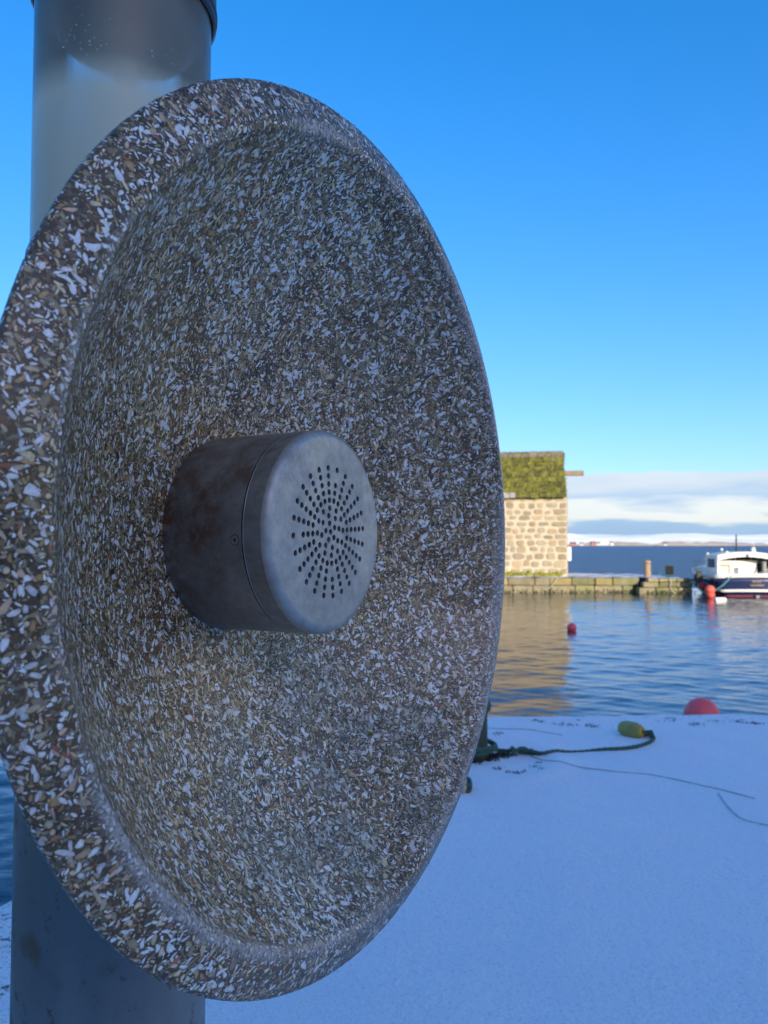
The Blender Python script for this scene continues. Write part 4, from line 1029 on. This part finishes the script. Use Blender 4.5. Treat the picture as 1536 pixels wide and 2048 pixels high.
# ------------------------------------------------------------------ loudspeaker housing
FT, BT, HR = -.092, -.43, .255
def AX(px_, py_, t): return inv @ (C+nrm*(t*S)+uu*(px_*S)+vv*(py_*S))
FRM = Matrix.Identity(4); FRM.col[0][:3] = uu; FRM.col[1][:3] = vv; FRM.col[2][:3] = nrm
if FRM.to_3x3().determinant() < 0: FRM.col[0][:3] = -uu
FRM.translation = inv @ C
def steel(name_, base, dark, rust, rough, scratch=True):
    m = Mat(name_, base, rough, .85, .5)
    a = m.noise(9, 5, .65); b = m.noise(26, 5, .7); c = m.noise(3.2, 3, .5)
    c1 = m.mix(m.ramp(a, [(.35, 0), (.68, 1)]), dark, base); c1 = m.mix(1, c1, m.ramp(m.noise(75, 3, .7), [(.3, .82), (.7, 1.12)]), 'MULTIPLY')
    c1 = m.mix(m.math('MULTIPLY', m.ramp(b, [(.46, 0), (.64, 1)]), m.ramp(c, [(.42, 0), (.58, rust*.95)])), c1, (.14, .072, .04))
    m.set('Base Color', c1); m.set('Roughness', m.ramp(b, [(.3, rough-.07), (.7, rough+.12)]))
    m.set('Metallic', m.ramp(b, [(.4, .75), (.7, .45)]))
    m.bump(m.noise(120, 4, .7), .10, .0008); return m.m
m_can = steel('housing_steel', (.34, .33, .31), (.21, .20, .19), 1.0, .42)
m_face = steel('face_steel', (.50, .49, .45), (.38, .375, .35), .35, .5)
def lathe_ax(pr, n=128): return MB().lathe([(r*S, t*S) for r, t in pr], n, FRM, False)
housing = auto_smooth(lathe_ax([(HR+.001, BT-.03), (HR, -.168)]).build('speaker_housing', m_can, root), 40)
lathe_ax([(HR-.0035, -.169), (HR-.0035, -.1645)]).build('seam_gap', m_dark, housing)
FL = .022
fil = [(HR, -.164)]+[(HR-FL*(1-math.cos(a)), FT-FL*(1-math.sin(a))) for a in np.linspace(0, math.pi/2, 10)]
auto_smooth(lathe_ax([(HR, -.164), (HR, FT-FL)]).build('cap_side', m_can, housing), 60)
auto_smooth(lathe_ax(fil[1:]).build('cap_rim', m_face, housing), 60)
lathe_ax([(HR+.0008, -.1642), (HR+.0012, -.163), (HR+.0006, -.1618)]).build('seam_lip', Mat('bright_edge', (.55, .58, .62), .3, .9).m, housing)
# perforated face: true holes cut through the plate
holes = []
ro, st_ = .160, .0202
for i in range(24):
    a = math.radians(15*i+4)
    for j in range(5 if i % 2 else 6):
        if (i in (5, 12) and j == 1) or (i == 18 and j == 3): continue
        holes.append((a, ro-j*st_))
for i in range(8): holes.append((math.radians(45*i+12), .0405))
for i in range(5): holes.append((math.radians(72*i+30), .0215))
holes.append((0, 0))
hr = .0076; nh = 12; ov = 96; vs2 = []; ed = []; rf = HR-FL-.0001
for k in range(ov): vs2.append(Vector((rf*math.cos(2*math.pi*k/ov), rf*math.sin(2*math.pi*k/ov))))
ed += [(k, (k+1) % ov) for k in range(ov)]
hc = []
for a, r_ in holes:
    hx = r_*math.cos(a); hy = r_*math.sin(a); b0 = len(vs2); hc.append((hx, hy))
    for k in range(nh): vs2.append(Vector((hx+hr*math.cos(2*math.pi*k/nh), hy+hr*math.sin(2*math.pi*k/nh))))
    ed += [(b0+k, b0+(k+1) % nh) for k in range(nh)]
ov_, oe_, of_, *_ = delaunay_2d_cdt(vs2, ed, [], 1, 1e-7)
fmb = MB(); keepf = []
hca = np.array(hc)
for f in of_:
    c_ = sum((ov_[i] for i in f), Vector((0, 0)))/len(f)
    if np.min(np.hypot(hca[:, 0]-c_.x, hca[:, 1]-c_.y)) < hr*.93: continue
    keepf.append(tuple(f))
fmb.add([FRM @ Vector((v.x*S, v.y*S, FT*S)) for v in ov_], keepf)
for hx, hy in hc:
    fmb.add([FRM @ Vector(((hx+hr*math.cos(2*math.pi*k/nh))*S, (hy+hr*math.sin(2*math.pi*k/nh))*S, (FT-dz)*S)) for dz in (0, .007) for k in range(nh)],
            [(k, (k+1) % nh, nh+(k+1) % nh, nh+k) for k in range(nh)])
fmb.build('perforated_face', m_face, housing)
MB().lathe([(.001, (FT-.03)*S), ((HR-.01)*S, (FT-.03)*S)], 64, FRM, False).build('speaker_cloth', Mat('black_cloth', (.004, .004, .004), .95).m, housing)
# security screw on the side near the seam
def screw():
    # find the angle on the housing that projects to photo pixel (487,1080)
    best = None
    for a in np.linspace(0, 2*math.pi, 1440):
        p = C+nrm*(-.185*S)+(uu*math.cos(a)+vv*math.sin(a))*(HR*S); nn_ = (uu*math.cos(a)+vv*math.sin(a))
        if nn_.dot(p-Vector((0, 0, EYE))) > 0: continue
        x = p.x; yc = math.cos(PITCH)*p.y+math.sin(PITCH)*(p.z-EYE); zc2 = -math.sin(PITCH)*p.y+math.cos(PITCH)*(p.z-EYE)
        py = 1024-1536*zc2/yc; px = 768+1536*x/yc
        e = (py-1080)**2
        if best is None or e < best[0]: best = (e, a)
    a = best[1]; nn_ = (uu*math.cos(a)+vv*math.sin(a)); p = inv @ (C+nrm*(-.187*S)+nn_*(HR*S))
    M = nn_.to_track_quat('Z', 'Y').to_matrix().to_4x4(); M.translation = p
    r_ = .0066
    MB().lathe([(r_*1.0, -.0005), (r_*1.0, .0002), (r_*.9, .0003), (r_*.9, -.0003)], 32, M, False).build('screw_recess', m_dark, housing)
    s_ = MB().lathe([(r_*.9, -.0003), (r_*.88, .0004), (r_*.30, .0005)], 32, M, False).build('screw', m_can, housing)
    MB().lathe([(r_*.30, .0005), (r_*.26, .00045), (r_*.14, .00045), (r_*.12, .0006), (.0001, .0006)], 20, M, False).build('screw_socket', m_dark, housing)
screw()
